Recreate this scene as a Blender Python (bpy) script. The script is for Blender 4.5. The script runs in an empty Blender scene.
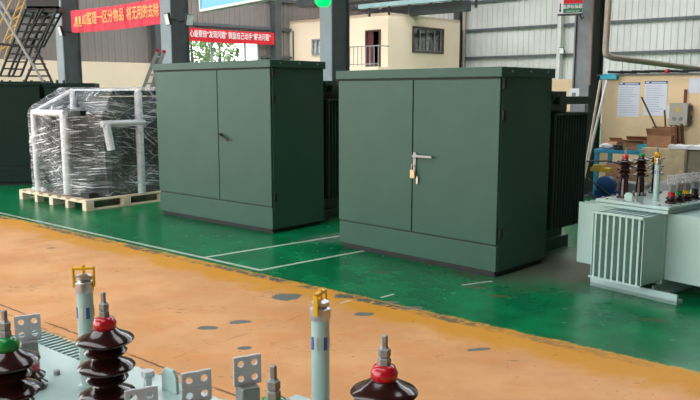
import bpy, bmesh, math, random
from math import sin, cos, pi, atan, atan2, radians
from mathutils import Vector, Matrix, noise
random.seed(7)
SC = bpy.context.scene
COL = SC.collection
CAMH = 1.6; F = 742.0; TH = atan(108/742); CT, ST = cos(TH), sin(TH)
def ray(x, y): return Vector((x-350, F*CT+(200-y)*ST, -F*ST+(200-y)*CT))
def P(x, y, h=0.0):
    r = ray(x, y); k = (h-CAMH)/r.z
    return Vector((r.x*k, r.y*k, h))
def D(x, y, z):
    r = ray(x, y); k = z/r.y
    return Vector((r.x*k, z, CAMH+r.z*k))

# ---------------------------------------------------------------- materials
def srgb(c):
    return tuple(((v/255)/12.92 if v/255 <= .04045 else ((v/255+.055)/1.055)**2.4) for v in c)
class NT:
    def __init__(s, m): s.t = m.node_tree; s.n = s.t.nodes; s.l = s.t.links
    def new(s, ty, **k):
        n = s.n.new(ty)
        for a, b in k.items(): setattr(n, a, b)
        return n
    def put(s, n, i, v):
        if hasattr(v, 'is_output'): s.l.new(v, n.inputs[i])
        else: n.inputs[i].default_value = v
    def math(s, op, a, b=0.0, c=None, clamp=False):
        n = s.new('ShaderNodeMath', operation=op, use_clamp=clamp); s.put(n, 0, a); s.put(n, 1, b)
        if c is not None: s.put(n, 2, c)
        return n.outputs[0]
    def mix(s, f, a, b):
        n = s.new('ShaderNodeMix', data_type='RGBA'); s.put(n, 0, f); s.put(n, 6, a); s.put(n, 7, b)
        return n.outputs[2]
    def noise(s, vec, scale, detail=4, rough=.55):
        n = s.new('ShaderNodeTexNoise'); s.put(n, 'Vector', vec); n.inputs['Scale'].default_value = scale
        n.inputs['Detail'].default_value = detail; n.inputs['Roughness'].default_value = rough
        return n.outputs[0]
    def ramp(s, v, a, b):   # smoothstep a..b
        n = s.new('ShaderNodeMapRange', interpolation_type='SMOOTHSTEP'); s.put(n, 0, v)
        s.put(n, 1, a); s.put(n, 2, b); n.inputs[3].default_value = 0; n.inputs[4].default_value = 1
        return n.outputs[0]
def c4(c): return (*c, 1.0)
def mat(name, rgb, rough=.5, metal=0.0, var=.12, scale=6.0, bump=0.0, spec=.5, bscale=None, coat=0.0):
    m = bpy.data.materials.new(name); m.use_nodes = True; t = NT(m); b = t.n['Principled BSDF']
    col = srgb(rgb); tc = t.new('ShaderNodeTexCoord').outputs['Object']
    nz = t.noise(tc, scale)
    lo = tuple(v*(1-var) for v in col); hi = tuple(min(1, v*(1+var)) for v in col)
    t.put(b, 'Base Color', t.mix(t.ramp(nz, .3, .7), c4(lo), c4(hi)))
    b.inputs['Roughness'].default_value = rough; b.inputs['Metallic'].default_value = metal
    b.inputs['Specular IOR Level'].default_value = spec
    if coat: b.inputs['Coat Weight'].default_value = coat; b.inputs['Coat Roughness'].default_value = .08
    if bump:
        bn = t.new('ShaderNodeBump'); bn.inputs['Strength'].default_value = bump; bn.inputs['Distance'].default_value = .01
        t.put(bn, 'Height', t.noise(tc, bscale or scale*8)); t.put(b, 'Normal', bn.outputs[0])
    return m
def emit(name, rgb, s):
    m = bpy.data.materials.new(name); m.use_nodes = True; b = m.node_tree.nodes['Principled BSDF']
    b.inputs['Base Color'].default_value = c4(srgb(rgb)); b.inputs['Emission Color'].default_value = c4(srgb(rgb)); b.inputs['Emission Strength'].default_value = s
    return m
M = {}
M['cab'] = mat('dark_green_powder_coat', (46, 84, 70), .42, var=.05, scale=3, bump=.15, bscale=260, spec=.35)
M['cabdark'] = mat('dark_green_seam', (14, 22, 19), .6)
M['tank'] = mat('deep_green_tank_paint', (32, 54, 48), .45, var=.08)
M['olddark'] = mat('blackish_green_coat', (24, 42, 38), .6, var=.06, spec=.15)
M['pale'] = mat('pale_green_enamel', (168, 196, 190), .3, var=.03, scale=3, coat=.3)
M['brown'] = mat('brown_glazed_porcelain', (46, 20, 18), .16, var=.15, scale=10, coat=.25, spec=.4)
M['steel'] = mat('brushed_steel', (200, 200, 202), .3, 1.0, var=.06, scale=20)
M['alu'] = mat('matt_aluminium_plate', (206, 206, 210), .5, .2, var=.05, scale=20)
M['zinc'] = mat('dull_zinc', (150, 152, 150), .5, .5, var=.1, scale=20)
M['red'] = mat('red_rubber', (190, 18, 34), .25, var=.06, coat=.4)
M['green'] = mat('green_rubber', (10, 140, 62), .25, var=.06, coat=.4)
M['yellow'] = mat('yellow_rubber', (235, 178, 20), .35, var=.05)
M['black'] = mat('black_rubber', (22, 22, 24), .4, var=.1)
M['blackmetal'] = mat('black_painted_tube', (26, 26, 27), .5, var=.2)
M['wood'] = mat('pale_pallet_wood', (228, 212, 184), .7, var=.12, scale=4, bump=.3)
M['ply'] = mat('plywood_panel', (232, 204, 162), .6, var=.10, scale=1.6, bump=.15)
M['plyl'] = mat('light_chipboard', (206, 188, 150), .7, var=.12, scale=9, bump=.2)
M['plyg'] = mat('weathered_grey_board', (140, 130, 112), .8, var=.25, scale=5, bump=.3)
M['card'] = mat('brown_cardboard', (172, 128, 96), .8, var=.1, scale=8)
M['cardd'] = mat('dark_cardboard_inside', (112, 78, 58), .9, var=.1)
M['paper'] = mat('white_paper', (226, 230, 240), .7, var=.02)
M['blueink'] = mat('blue_print', (58, 84, 150), .7)
M['greyink'] = mat('faint_grey_print', (176, 182, 204), .7)
M['bench'] = mat('turquoise_blue_paint', (24, 128, 160), .45, var=.12)
M['blue'] = mat('blue_machine_paint', (20, 70, 122), .45, var=.15)
M['turq'] = mat('turquoise_plastic', (20, 170, 190), .4, var=.08)
M['foam'] = mat('white_foam_wrap', (226, 230, 234), .6, var=.05, scale=20, bump=.3)
M['whitep'] = mat('white_paint', (226, 228, 230), .5, var=.04)
M['pole'] = mat('white_enamel_tube', (250, 250, 250), .4, var=.01)
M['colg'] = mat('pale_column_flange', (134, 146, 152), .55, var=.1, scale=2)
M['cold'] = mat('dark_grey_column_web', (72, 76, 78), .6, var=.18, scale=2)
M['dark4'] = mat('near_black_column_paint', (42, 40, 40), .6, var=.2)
M['rust'] = mat('primer_brown_edge', (150, 126, 110), .7, var=.15)
M['beam'] = mat('dark_roof_steel', (62, 66, 68), .6, var=.2)
M['beaml'] = mat('pale_blue_green_beam', (138, 168, 170), .5, var=.12, scale=2)
M['wallL'] = mat('grey_brown_corrugated_sheet', (130, 122, 118), .6, var=.08, scale=.5)  # darker than the side wall: its backlit shade is put into the colour
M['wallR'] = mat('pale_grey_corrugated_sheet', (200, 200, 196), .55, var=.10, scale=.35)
M['girt'] = mat('girt_steel', (84, 88, 92), .6, var=.15)
M['girtd'] = mat('weathered_ledger', (112, 112, 108), .7, var=.25, scale=5)
M['cream'] = mat('cream_plaster', (250, 226, 200), .8, var=.03, scale=.6)
M['dado'] = mat('cream_dado_plaster', (230, 208, 184), .8, var=.03, scale=.6)
M['frame'] = mat('grey_window_frame', (150, 152, 154), .5)
M['dframe'] = mat('dark_brown_frame', (86, 66, 56), .5)
M['doorr'] = mat('maroon_door_leaf', (92, 44, 52), .5)
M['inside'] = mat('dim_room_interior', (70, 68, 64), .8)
M['duct'] = mat('beige_pipe_paint', (176, 162, 146), .5, var=.1)
M['banner'] = mat('red_banner_cloth', (222, 62, 82), .7, var=.05, scale=2)
M['bannerd'] = mat('deep_red_banner_cloth', (212, 24, 44), .7, var=.05, scale=2)
M['gold'] = mat('pale_gold_print', (244, 190, 120), .7)
M['leaf'] = mat('tree_leaf_green', (150, 190, 116), .6, var=.4, scale=3)
M['bark'] = mat('tree_bark', (96, 84, 66), .8, var=.2)
M['concrete'] = mat('outside_concrete', (180, 178, 170), .8)
M['box'] = mat('grey_beige_metal_box', (176, 174, 160), .5, var=.05)
M['hose'] = mat('grey_tarpaulin', (128, 132, 134), .6, var=.12, scale=5)
M['padlock'] = mat('brass_padlock', (222, 196, 150), .35, .3)
M['signgreen'] = mat('green_sign_face', (12, 112, 78), .5)
M['film'] = None
M['lamp_green'] = emit('green_signal_lens', (0, 205, 100), 1.6)
M['signblue'] = emit('lit_blue_panel', (96, 168, 212), .45)
M['lampwhite'] = mat('floodlight_glass', (226, 230, 232), .2)
M['lettering'] = mat('white_print', (235, 238, 240), .6)
M['yellowtool'] = mat('dirty_yellow_tool', (190, 165, 50), .6, var=.3)
M['sack'] = mat('white_plastic_sheet', (228, 228, 230), .4, var=.08, scale=10, bump=.6, bscale=30)

def mat_film():
    m = bpy.data.materials.new('clear_stretch_film'); m.use_nodes = True; t = NT(m)
    out = t.n['Material Output']; b = t.n['Principled BSDF']
    tc = t.new('ShaderNodeTexCoord').outputs['Object']
    def rs(rot, sc):
        m1 = t.new('ShaderNodeMapping'); m1.inputs['Rotation'].default_value = rot; t.put(m1, 'Vector', tc)
        m2 = t.new('ShaderNodeMapping'); m2.inputs['Scale'].default_value = sc; t.put(m2, 'Vector', m1.outputs[0]); return m2
    mp = rs((.16, -.14, 0), (.3, .3, 8)); mp2 = rs((-.42, .38, 0), (.35, .35, 9)); mp3 = rs((.55, -.6, 0), (.35, .35, 8))
    big = t.ramp(t.noise(tc, 2.2, 3), .38, .62)
    a = t.ramp(t.noise(mp.outputs[0], 5.5, 7, .72), .55, .61)
    c = t.ramp(t.noise(mp2.outputs[0], 5, 7, .72), .58, .64)
    e = t.ramp(t.noise(mp3.outputs[0], 5, 7, .72), .575, .635)
    s = t.math('MAXIMUM', t.math('MAXIMUM', a, c), e)
    f = t.math('ADD', t.math('MULTIPLY', s, t.math('MULTIPLY_ADD', big, .62, .36)), t.math('MULTIPLY_ADD', big, .12, .05))
    b.inputs['Base Color'].default_value = (.80, .84, .88, 1); b.inputs['Roughness'].default_value = .18
    b.inputs['Specular IOR Level'].default_value = .8
    bn = t.new('ShaderNodeBump'); bn.inputs['Strength'].default_value = .9; bn.inputs['Distance'].default_value = .02
    t.put(bn, 'Height', t.noise(mp.outputs[0], 3, 6, .7)); t.put(b, 'Normal', bn.outputs[0])
    tr = t.new('ShaderNodeBsdfTransparent'); mx = t.new('ShaderNodeMixShader')
    t.put(mx, 0, f); t.l.new(tr.outputs[0], mx.inputs[1]); t.l.new(b.outputs[0], mx.inputs[2]); t.l.new(mx.outputs[0], out.inputs[0])
    return m
M['film'] = mat_film()
def mat_glass():
    m = bpy.data.materials.new('window_glass'); m.use_nodes = True; t = NT(m)
    out = t.n['Material Output']; gl = t.new('ShaderNodeBsdfGlossy'); gl.inputs['Roughness'].default_value = .03
    tr = t.new('ShaderNodeBsdfTransparent'); mx = t.new('ShaderNodeMixShader'); mx.inputs[0].default_value = .12
    t.l.new(tr.outputs[0], mx.inputs[1]); t.l.new(gl.outputs[0], mx.inputs[2]); t.l.new(mx.outputs[0], out.inputs[0])
    return m
M['glass'] = mat_glass()

def mat_floor():
    m = bpy.data.materials.new('painted_workshop_floor'); m.use_nodes = True; t = NT(m); bs = t.n['Principled BSDF']
    pos = t.new('ShaderNodeNewGeometry').outputs['Position']
    sp = t.new('ShaderNodeSeparateXYZ'); t.put(sp, 0, pos); X, Y = sp.outputs[0], sp.outputs[1]
    fine = t.noise(pos, 34, 5, .65); mid = t.noise(pos, 7, 5, .6); big = t.noise(pos, 1.1, 4, .6); med = t.noise(pos, 2.6, 5, .62)
    def axis(ax, ay): return t.math('ADD', t.math('MULTIPLY', X, ax), t.math('MULTIPLY', Y, ay))
    a = axis(.768, -.64); b = axis(.64, .768)
    wob = t.math('MULTIPLY_ADD', fine, .06, -.03); wob2 = t.math('MULTIPLY_ADD', mid, .10, -.05)
    bw = t.math('ADD', t.math('ADD', b, wob), wob2)
    green = t.ramp(bw, 4.425, 4.435)
    # colours
    org = t.mix(t.ramp(big, .35, .65), c4(srgb((206, 150, 98))), c4(srgb((222, 168, 116))))
    org = t.mix(t.math('MULTIPLY', t.ramp(med, .45, .7), .5), org, c4(srgb((214, 142, 78))))
    band = t.math('MULTIPLY', t.ramp(t.math('ADD', b, t.math('MULTIPLY_ADD', med, .7, -.35)), 3.95, 4.22), .85)
    org = t.mix(band, org, c4(srgb((204, 142, 22))))
    grn = t.mix(t.ramp(med, .35, .7), c4(srgb((2, 98, 58))), c4(srgb((6, 122, 72))))
    grn = t.mix(t.math('MULTIPLY', t.ramp(mid, .58, .75), .35), grn, c4(srgb((60, 120, 96))))
    # worn grey area between the machines
    def ell(cx, cy, ra, rb, ang=-39.8, soft=.25, amp=.8, nz=None):
        c, s = cos(radians(ang)), sin(radians(ang))
        dx = t.math('SUBTRACT', X, cx); dy = t.math('SUBTRACT', Y, cy)
        u = t.math('DIVIDE', t.math('ADD', t.math('MULTIPLY', dx, c), t.math('MULTIPLY', dy, s)), ra)
        v = t.math('DIVIDE', t.math('SUBTRACT', t.math('MULTIPLY', dy, c), t.math('MULTIPLY', dx, s)), rb)
        r = t.math('SQRT', t.math('ADD', t.math('MULTIPLY', u, u), t.math('MULTIPLY', v, v)))
        r = t.math('ADD', r, t.math('MULTIPLY_ADD', nz if nz is not None else mid, amp*2, -amp))
        return t.ramp(r, 1+soft, 1-soft)
    worn = t.math('MULTIPLY', ell(2.1, 6.7, 1.0, .7, 0, .6, .7, med), .85)
    grn = t.mix(worn, grn, t.mix(mid, c4(srgb((66, 70, 62))), c4(srgb((116, 104, 92)))))
    grn = t.mix(t.math('MULTIPLY', ell(.1, 8.3, .7, .25, 40, .4, .5, mid), .7), grn, c4(srgb((92, 108, 100))))
    col = t.mix(green, org, grn)
    # scrapes in the green
    for (x, y) in ((475, 287), (500, 296), (381, 272), (655, 320)):
        p = P(x, y); col = t.mix(ell(p.x, p.y, .10, .04, -20, .15, .5), col, c4(srgb((70, 92, 60))))
    mid2 = t.noise(pos, 11, 5, .62)
    # bare grey concrete patches in the orange
    for (x, y, ra, rb) in ((287, 297, .12, .075), (240, 322, .075, .035), (208, 328, .075, .035), (245, 348, .05, .022),
                           (343, 296, .08, .04), (364, 314, .07, .035), (385, 303, .11, .035), (478, 349.5, .08, .018), (412, 308, .10, .03), (52, 248, .05, .02)):
        p = P(x, y); col = t.mix(ell(p.x, p.y, ra*.95, rb*1.3, 14, .12, .75, mid2), col, c4(srgb((104, 112, 108))))
    # worn dark rim along the paint edge
    rim = t.math('MULTIPLY', t.math('SUBTRACT', t.ramp(bw, 4.31, 4.34), t.ramp(bw, 4.42, 4.44)), t.ramp(t.noise(pos, 1.7, 3), .40, .52))
    rim = t.math('MULTIPLY', rim, t.ramp(t.noise(pos, 16, 4), .40, .5))
    col = t.mix(t.math('MULTIPLY', rim, t.ramp(a, -.5, -3.5)), col, c4(srgb((84, 86, 78))))
    pink = t.math('SUBTRACT', t.ramp(bw, 4.40, 4.41), t.ramp(bw, 4.44, 4.45))
    col = t.mix(t.math('MULTIPLY', pink, .35), col, c4(srgb((190, 160, 70))))
    # white lines
    def line(p, q, w=.022):
        d = Vector((q[0]-p[0], q[1]-p[1])); L = d.length; d /= L
        al = t.math('ADD', t.math('MULTIPLY', t.math('SUBTRACT', X, p[0]), d.x), t.math('MULTIPLY', t.math('SUBTRACT', Y, p[1]), d.y))
        ac = t.math('ABSOLUTE', t.math('ADD', t.math('MULTIPLY', t.math('SUBTRACT', X, p[0]), -d.y), t.math('MULTIPLY', t.math('SUBTRACT', Y, p[1]), d.x)))
        k = t.math('MULTIPLY', t.math('GREATER_THAN', al, 0.0), t.math('LESS_THAN', al, L))
        k = t.math('MULTIPLY', k, t.ramp(ac, w+.004, w-.004))
        return t.math('MULTIPLY', k, t.ramp(t.noise(pos, 9, 5, .7), .30, .42))
    ln = None
    for p, q in (((-8.5, 12.98), (-.799, 6.56)), ((-1.43, 7.09), (.9, 9.05)), ((-.83, 6.56), (.35, 7.59))):
        k = line(p, q); ln = k if ln is None else t.math('MAXIMUM', ln, k)
    for x0, y0, x1, y1 in ((381, 297.5, 394, 294), (340, 303, 352, 300), (462, 285, 492, 281)):
        p, q = P(x0, y0), P(x1, y1); ln = t.math('MAXIMUM', ln, line(p, q, .012))
    col = t.mix(t.math('MULTIPLY', ln, .85), col, c4(srgb((205, 206, 196))))
    # joint cracks in the orange
    wn = t.math('MULTIPLY_ADD', t.noise(pos, 5, 5, .7), .12, -.06)
    for bb, w, f in ((2.50, .007, .85), (2.41, .008, .5)):
        k = t.ramp(t.math('ABSOLUTE', t.math('SUBTRACT', t.math('ADD', b, t.math('MULTIPLY', wn, .4 if f > .6 else 1.0)), bb)), w+.006, w-.003)
        k = t.math('MULTIPLY', k, t.ramp(t.noise(pos, 3.0 if f > .6 else 9.0, 4), .36, .5))
        col = t.mix(t.math('MULTIPLY', k, f), col, c4(srgb((78, 60, 44))))
    k = t.ramp(t.math('ABSOLUTE', t.math('SUBTRACT', t.math('ADD', a, wn), -3.6)), .012, .002)
    col = t.mix(t.math('MULTIPLY', t.math('MULTIPLY', k, t.ramp(green, .5, .4)), t.math('MULTIPLY', t.ramp(t.noise(pos, 6, 3), .45, .6), .4)), col, c4(srgb((120, 92, 66))))
    # small chips and scratches
    mp = t.new('ShaderNodeMapping'); mp.inputs['Rotation'].default_value = (0, 0, radians(-30)); mp.inputs['Scale'].default_value = (.35, 1.3, 1)
    t.put(mp, 'Vector', pos)
    chip = t.ramp(t.noise(mp.outputs[0], 16, 3, .75), .66, .70)
    col = t.mix(t.math('MULTIPLY', chip, t.math('MULTIPLY_ADD', green, -.45, .65)), col, c4(srgb((92, 70, 50))))
    dots = t.ramp(t.noise(pos, 30, 2, .6), .70, .735)
    col = t.mix(t.math('MULTIPLY', dots, t.math('MULTIPLY_ADD', green, -.35, .7)), col, c4(srgb((84, 66, 50))))
    vor = t.new('ShaderNodeTexVoronoi', feature='DISTANCE_TO_EDGE'); wv = t.new('ShaderNodeVectorMath', operation='ADD')
    t.put(wv, 0, pos); nn = t.new('ShaderNodeTexNoise'); nn.inputs['Scale'].default_value = 3; t.put(nn, 'Vector', pos); t.put(wv, 1, nn.outputs[1])
    t.put(vor, 'Vector', wv.outputs[0]); vor.inputs['Scale'].default_value = 1.0
    cr = t.math('MULTIPLY', t.ramp(vor.outputs['Distance'], .006, .001), t.ramp(t.noise(pos, 2.1, 3), .52, .62))
    col = t.mix(t.math('MULTIPLY', cr, t.math('MULTIPLY_ADD', green, -.5, .5)), col, c4(srgb((130, 92, 60))))
    t.put(bs, 'Base Color', col)
    ro = t.math('MULTIPLY_ADD', green, -.42, .60)
    ro = t.math('ADD', ro, t.math('MULTIPLY', mid, .14)); ro = t.math('ADD', ro, t.math('MULTIPLY', worn, .2))
    t.put(bs, 'Roughness', ro)
    t.put(bs, 'Specular IOR Level', t.math('MULTIPLY_ADD', green, -.06, .24))
    bn = t.new('ShaderNodeBump'); bn.inputs['Strength'].default_value = .12; bn.inputs['Distance'].default_value = .01
    t.put(bn, 'Height', mid); t.put(bs, 'Normal', bn.outputs[0])
    return m
M['floor'] = mat_floor()

# ---------------------------------------------------------------- mesh helpers
class MB:
    def __init__(s): s.b = bmesh.new()
    def _xf(s, vs, m):
        if m is not None: bmesh.ops.transform(s.b, matrix=m, verts=vs)
    def box(s, x0, x1, y0, y1, z0, z1, m=None):
        v = [s.b.verts.new(p) for p in ((x0,y0,z0),(x1,y0,z0),(x1,y1,z0),(x0,y1,z0),(x0,y0,z1),(x1,y0,z1),(x1,y1,z1),(x0,y1,z1))]
        for f in ((3,2,1,0),(4,5,6,7),(0,1,5,4),(1,2,6,5),(2,3,7,6),(3,0,4,7)): s.b.faces.new([v[i] for i in f])
        s._xf(v, m); return s
    def tube(s, pts, r, n=8, caps=True):
        pts = [Vector(p) for p in pts]; rings = []
        prev = None
        for i, p in enumerate(pts):
            d = (pts[min(i+1, len(pts)-1)]-pts[max(i-1, 0)]).normalized()
            u = prev - d*prev.dot(d) if prev is not None else d.orthogonal()
            if u.length < 1e-5: u = d.orthogonal()
            u.normalize(); prev = u; w = d.cross(u)
            rr = r[i] if isinstance(r, (list, tuple)) else r
            rings.append([s.b.verts.new(p+rr*(u*cos(2*pi*k/n)+w*sin(2*pi*k/n))) for k in range(n)])
        for A, B in zip(rings, rings[1:]):
            for k in range(n): s.b.faces.new((A[k], A[(k+1) % n], B[(k+1) % n], B[k]))
        if caps: s.b.faces.new(rings[0][::-1]); s.b.faces.new(rings[-1])
        return s
    def lathe(s, prof, c=(0, 0, 0), n=24, m=None):
        rings = []; c = Vector(c); allv = []
        for (r, z) in prof:
            if r < 1e-6: rings.append([s.b.verts.new(c+Vector((0, 0, z)))])
            else: rings.append([s.b.verts.new(c+Vector((r*cos(2*pi*k/n), r*sin(2*pi*k/n), z))) for k in range(n)])
            allv += rings[-1]
        for A, B in zip(rings, rings[1:]):
            for k in range(n):
                q = [A[k % len(A)], A[(k+1) % len(A)], B[(k+1) % len(B)], B[k % len(B)]]
                q = list(dict.fromkeys(q))
                if len(q) > 2: s.b.faces.new(q)
        for R_, fl in ((rings[0], True), (rings[-1], False)):
            if len(R_) > 1: s.b.faces.new(R_[::-1] if fl else R_)
        s._xf(allv, m); return s
    def prism(s, poly, z0, z1, m=None):    # polygon in local xy, extruded in z
        a = [s.b.verts.new((x, y, z0)) for x, y in poly]; b = [s.b.verts.new((x, y, z1)) for x, y in poly]
        s.b.faces.new(a[::-1]); s.b.faces.new(b); n = len(poly)
        for k in range(n): s.b.faces.new((a[k], a[(k+1) % n], b[(k+1) % n], b[k]))
        s._xf(a+b, m); return s
    def bar(s, p, q, w, h, up=(0, 0, 1)):   # rectangular bar from p to q
        p, q = Vector(p), Vector(q); d = (q-p); L = d.length; d.normalize(); up = Vector(up)
        x = d.cross(up)
        if x.length < 1e-4: x = d.cross(Vector((1, 0, 0)))
        x.normalize(); z = x.cross(d)
        m = Matrix((x, d, z)).transposed().to_4x4(); m.translation = p
        return s.box(-w/2, w/2, 0, L, -h/2, h/2, m)
    def build(s, name, m, parent=None, bevel=0.0, smooth=False, loc=None, rotz=None):
        bmesh.ops.recalc_face_normals(s.b, faces=s.b.faces)
        me = bpy.data.meshes.new(name); s.b.to_mesh(me); s.b.free()
        me.materials.append(m if not isinstance(m, str) else M[m])
        if smooth:
            for p in me.polygons: p.use_smooth = True
            try: me.set_sharp_from_angle(angle=radians(40))
            except Exception: pass
        o = bpy.data.objects.new(name, me); COL.objects.link(o)
        if parent is not None: o.parent = parent
        if loc is not None: o.location = loc
        if rotz is not None: o.rotation_euler.z = rotz
        if bevel:
            b = o.modifiers.new('bevel', 'BEVEL'); b.width = bevel; b.segments = 2; b.limit_method = 'ANGLE'
        return o
def tag(o, label, cat, group=None, kind=None):
    o['label'] = label; o['category'] = cat
    if group: o['group'] = group
    if kind: o['kind'] = kind
    return o
def thing(name, label, cat, loc=(0, 0, 0), rotz=0.0, group=None):
    o = bpy.data.objects.new(name, None); COL.objects.link(o); o.location = loc; o.rotation_euler.z = rotz
    o.empty_display_size = .1
    return tag(o, label, cat, group)
def struct(o, label=None):
    o['kind'] = 'structure'
    if label: o['label'] = label
    return o
def copy_tree(o, parent=None):
    c = o.copy(); COL.objects.link(c); c.parent = parent
    for ch in list(o.children): copy_tree(ch, c)
    return c
def text(name, s, size, m, parent, loc, basis, depth=.002, sx=1.0, bold=0.0, fit=None):
    """flat lettering; basis = (right, up) vectors in the parent's frame; centred"""
    cu = bpy.data.curves.new(name, 'FONT'); cu.body = s; cu.size = size; cu.extrude = depth; cu.offset = bold
    cu.align_x = 'CENTER'; cu.align_y = 'CENTER'
    tmp = bpy.data.objects.new('tmp', cu); COL.objects.link(tmp)
    dg = bpy.context.evaluated_depsgraph_get(); me = bpy.data.meshes.new_from_object(tmp.evaluated_get(dg))
    bpy.data.objects.remove(tmp); bpy.data.curves.remove(cu)
    if fit:
        xs_ = [v.co.x for v in me.vertices]; sx = fit/(max(xs_)-min(xs_))
    r = Vector(basis[0]).normalized(); u = Vector(basis[1]).normalized(); n = r.cross(u)
    mm = Matrix((r*sx, u, n)).transposed().to_4x4(); mm.translation = Vector(loc); me.transform(mm)
    me.materials.clear(); me.materials.append(M[m])
    o = bpy.data.objects.new(name, me); COL.objects.link(o); o.parent = parent
    return o

# ---------------------------------------------------------------- camera and light
cam = bpy.data.cameras.new('camera'); co = bpy.data.objects.new('camera', cam); COL.objects.link(co)
co.location = (0, 0, CAMH); co.rotation_euler = (pi/2-TH, 0, 0)
cam.sensor_width = 36; cam.lens = 36*F/700; cam.clip_start = .05; cam.clip_end = 400; SC.camera = co
w = bpy.data.worlds.new('world'); SC.world = w; w.use_nodes = True
wt = w.node_tree; bg = wt.nodes['Background']
sky = wt.nodes.new('ShaderNodeTexSky'); sky.sky_type = 'HOSEK_WILKIE'; sky.turbidity = 9; sky.sun_direction = (-.5, -.5, .7)
mxw = wt.nodes.new('ShaderNodeMix'); mxw.data_type = 'RGBA'; mxw.inputs[0].default_value = .12
mxw.inputs[6].default_value = (.97, .98, 1.0, 1); wt.links.new(sky.outputs[0], mxw.inputs[7]); wt.links.new(mxw.outputs[2], bg.inputs[0])
bg.inputs[1].default_value = 5.0
def area(name, loc, target, sx, sy, e, col=(1, .98, .95)):
    l = bpy.data.lights.new(name, 'AREA'); l.shape = 'RECTANGLE'; l.size = sx; l.size_y = sy; l.energy = e; l.color = col
    o = bpy.data.objects.new(name, l); COL.objects.link(o); o.location = loc
    o.rotation_euler = (Vector(target)-Vector(loc)).to_track_quat('-Z', 'Y').to_euler(); return o
SC.view_settings.view_transform = 'Standard'; SC.view_settings.look = 'None'
SC.view_settings.exposure = 0.0; SC.view_settings.gamma = 1.0

# ---------------------------------------------------------------- shell
UR = Vector((.77, -.638, 0)).normalized()     # along the long side wall, towards the right and the camera
ULD = Vector((-.755, -.656, 0)).normalized()  # along the gable wall, towards the left and the camera
CORNER = Vector((1.8, 47.4, 0))
b = MB(); b.box(-45, 50, -25, 60, -.1, 0); struct(b.build('floor', 'floor'))

def sheet_wall(name, m, o, d, L, z0, z1, inward, holes=()):
    """corrugated sheeting: real folded profile, rib pitch .3 m, along d from o"""
    b = MB(); n = int(L/.32)+1; pit = .32
    def seg(s0, s1, za, zb):
        prof = []; k = math.floor(s0/pit)
        pts = []
        x = k*pit
        while x <= s1+pit:
            for q, h in ((0, 0), (.19, 0), (.215, .045), (.285, .045), (.31, 0)):
                if s0 <= x+q <= s1: pts.append((x+q, h))
            x += pit
        pts = [(s0, 0)]+pts+[(s1, 0)]
        lo = [b.b.verts.new(o+d*s+inward*h+Vector((0, 0, za))) for s, h in pts]
        hi = [b.b.verts.new(o+d*s+inward*h+Vector((0, 0, zb))) for s, h in pts]
        for i in range(len(pts)-1): b.b.faces.new((lo[i], lo[i+1], hi[i+1], hi[i]))
        v0 = o+d*s0-inward*.06; v1 = o+d*s1-inward*.06
        q = [b.b.verts.new(v+Vector((0, 0, z))) for v, z in ((v0, za), (v1, za), (v1, zb), (v0, zb))]
        b.b.faces.new(q); b.b.faces.new((lo[0], hi[0], q[3], q[0])); b.b.faces.new((lo[-1], q[1], q[2], hi[-1]))
        b.b.faces.new(hi+[q[2], q[3]]); b.b.faces.new(lo[::-1]+[q[0], q[1]])
    if not holes: seg(0, L, z0, z1)
    for (a, c, za, zb) in holes:
        seg(0, a, z0, z1); seg(c, L, z0, z1); seg(a, c, z0, za); seg(a, c, zb, z1)
    return b.build(name, m)
inR = Vector((-.638, -.77, 0)).normalized(); inL = Vector((.656, -.755, 0)).normalized()
# window opening of the gable wall from image columns 185..262
def on_wall(px, py, o, n):   # ray / vertical plane
    r = ray(px, py); c = Vector((0, 0, CAMH)); k = (o-c).dot(n)/r.dot(n); return c+r*k
def sL(px): return (on_wall(px, 60, CORNER, inL)-CORNER).dot(ULD)
w0, w1 = sL(259), sL(181)
ztop = on_wall(225, 40, CORNER, inL).z
HW = 11.5
ROOF = ((-13, -4.5), (-1.0, 6.5), (9.5, 16), (19, 21), (31, 40))  # added unseen roof strips, gaps set where sky light should enter
M['walld'] = mat('added_wall_sheet', (120, 124, 122), .8)  # grey of the added unseen walls, lightened to fill the shaded sides
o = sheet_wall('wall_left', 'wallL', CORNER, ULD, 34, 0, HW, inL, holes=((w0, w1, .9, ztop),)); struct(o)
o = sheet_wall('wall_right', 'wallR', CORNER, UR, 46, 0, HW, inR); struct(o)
# unseen roof and walls added to shape the light; roof gaps let sky in
up = Vector((0, 0, 1)); UB = Vector((.638, .77, 0)).normalized()
def roofstrip(b0, b1, a0=-42, a1=16):
    b = MB(); mm = Matrix((UR, UB, up)).transposed().to_4x4(); b.box(a0, a1, b0, b1, 11.6+.01*a1, 11.75+.01*a1, mm); return b
for k, (b0, b1) in enumerate(ROOF):
    struct(roofstrip(b0, b1).build('added_ceiling' if k == 0 else 'added_ceiling_%d' % (k+1), 'beam'))
struct(roofstrip(-4.5, 16, 3.0, 16).build('added_ceiling_9', 'beam'))  # added unseen covers close the gaps on the right to limit the light
struct(roofstrip(16, 40, 2.0, 16).build('added_ceiling_11', 'beam'))
struct(roofstrip(6.5, 16, 1.0, 3.0).build('added_ceiling_10', 'beam'))
b = MB(); mm = Matrix((UR, UB, up)).transposed().to_4x4(); b.box(-1.0, 16, -12.2, -12, 0, 11.6, mm); struct(b.build('added_wall_front', 'walld'))  # unseen wall added to keep the cabinet sides dark
b = MB(); mm = Matrix((UR, UB, up)).transposed().to_4x4(); b.box(15.8, 16, -12, 40, 0, 11.6, mm); struct(b.build('added_wall_back', 'walld'))  # unseen end wall added to block light from the right
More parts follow.
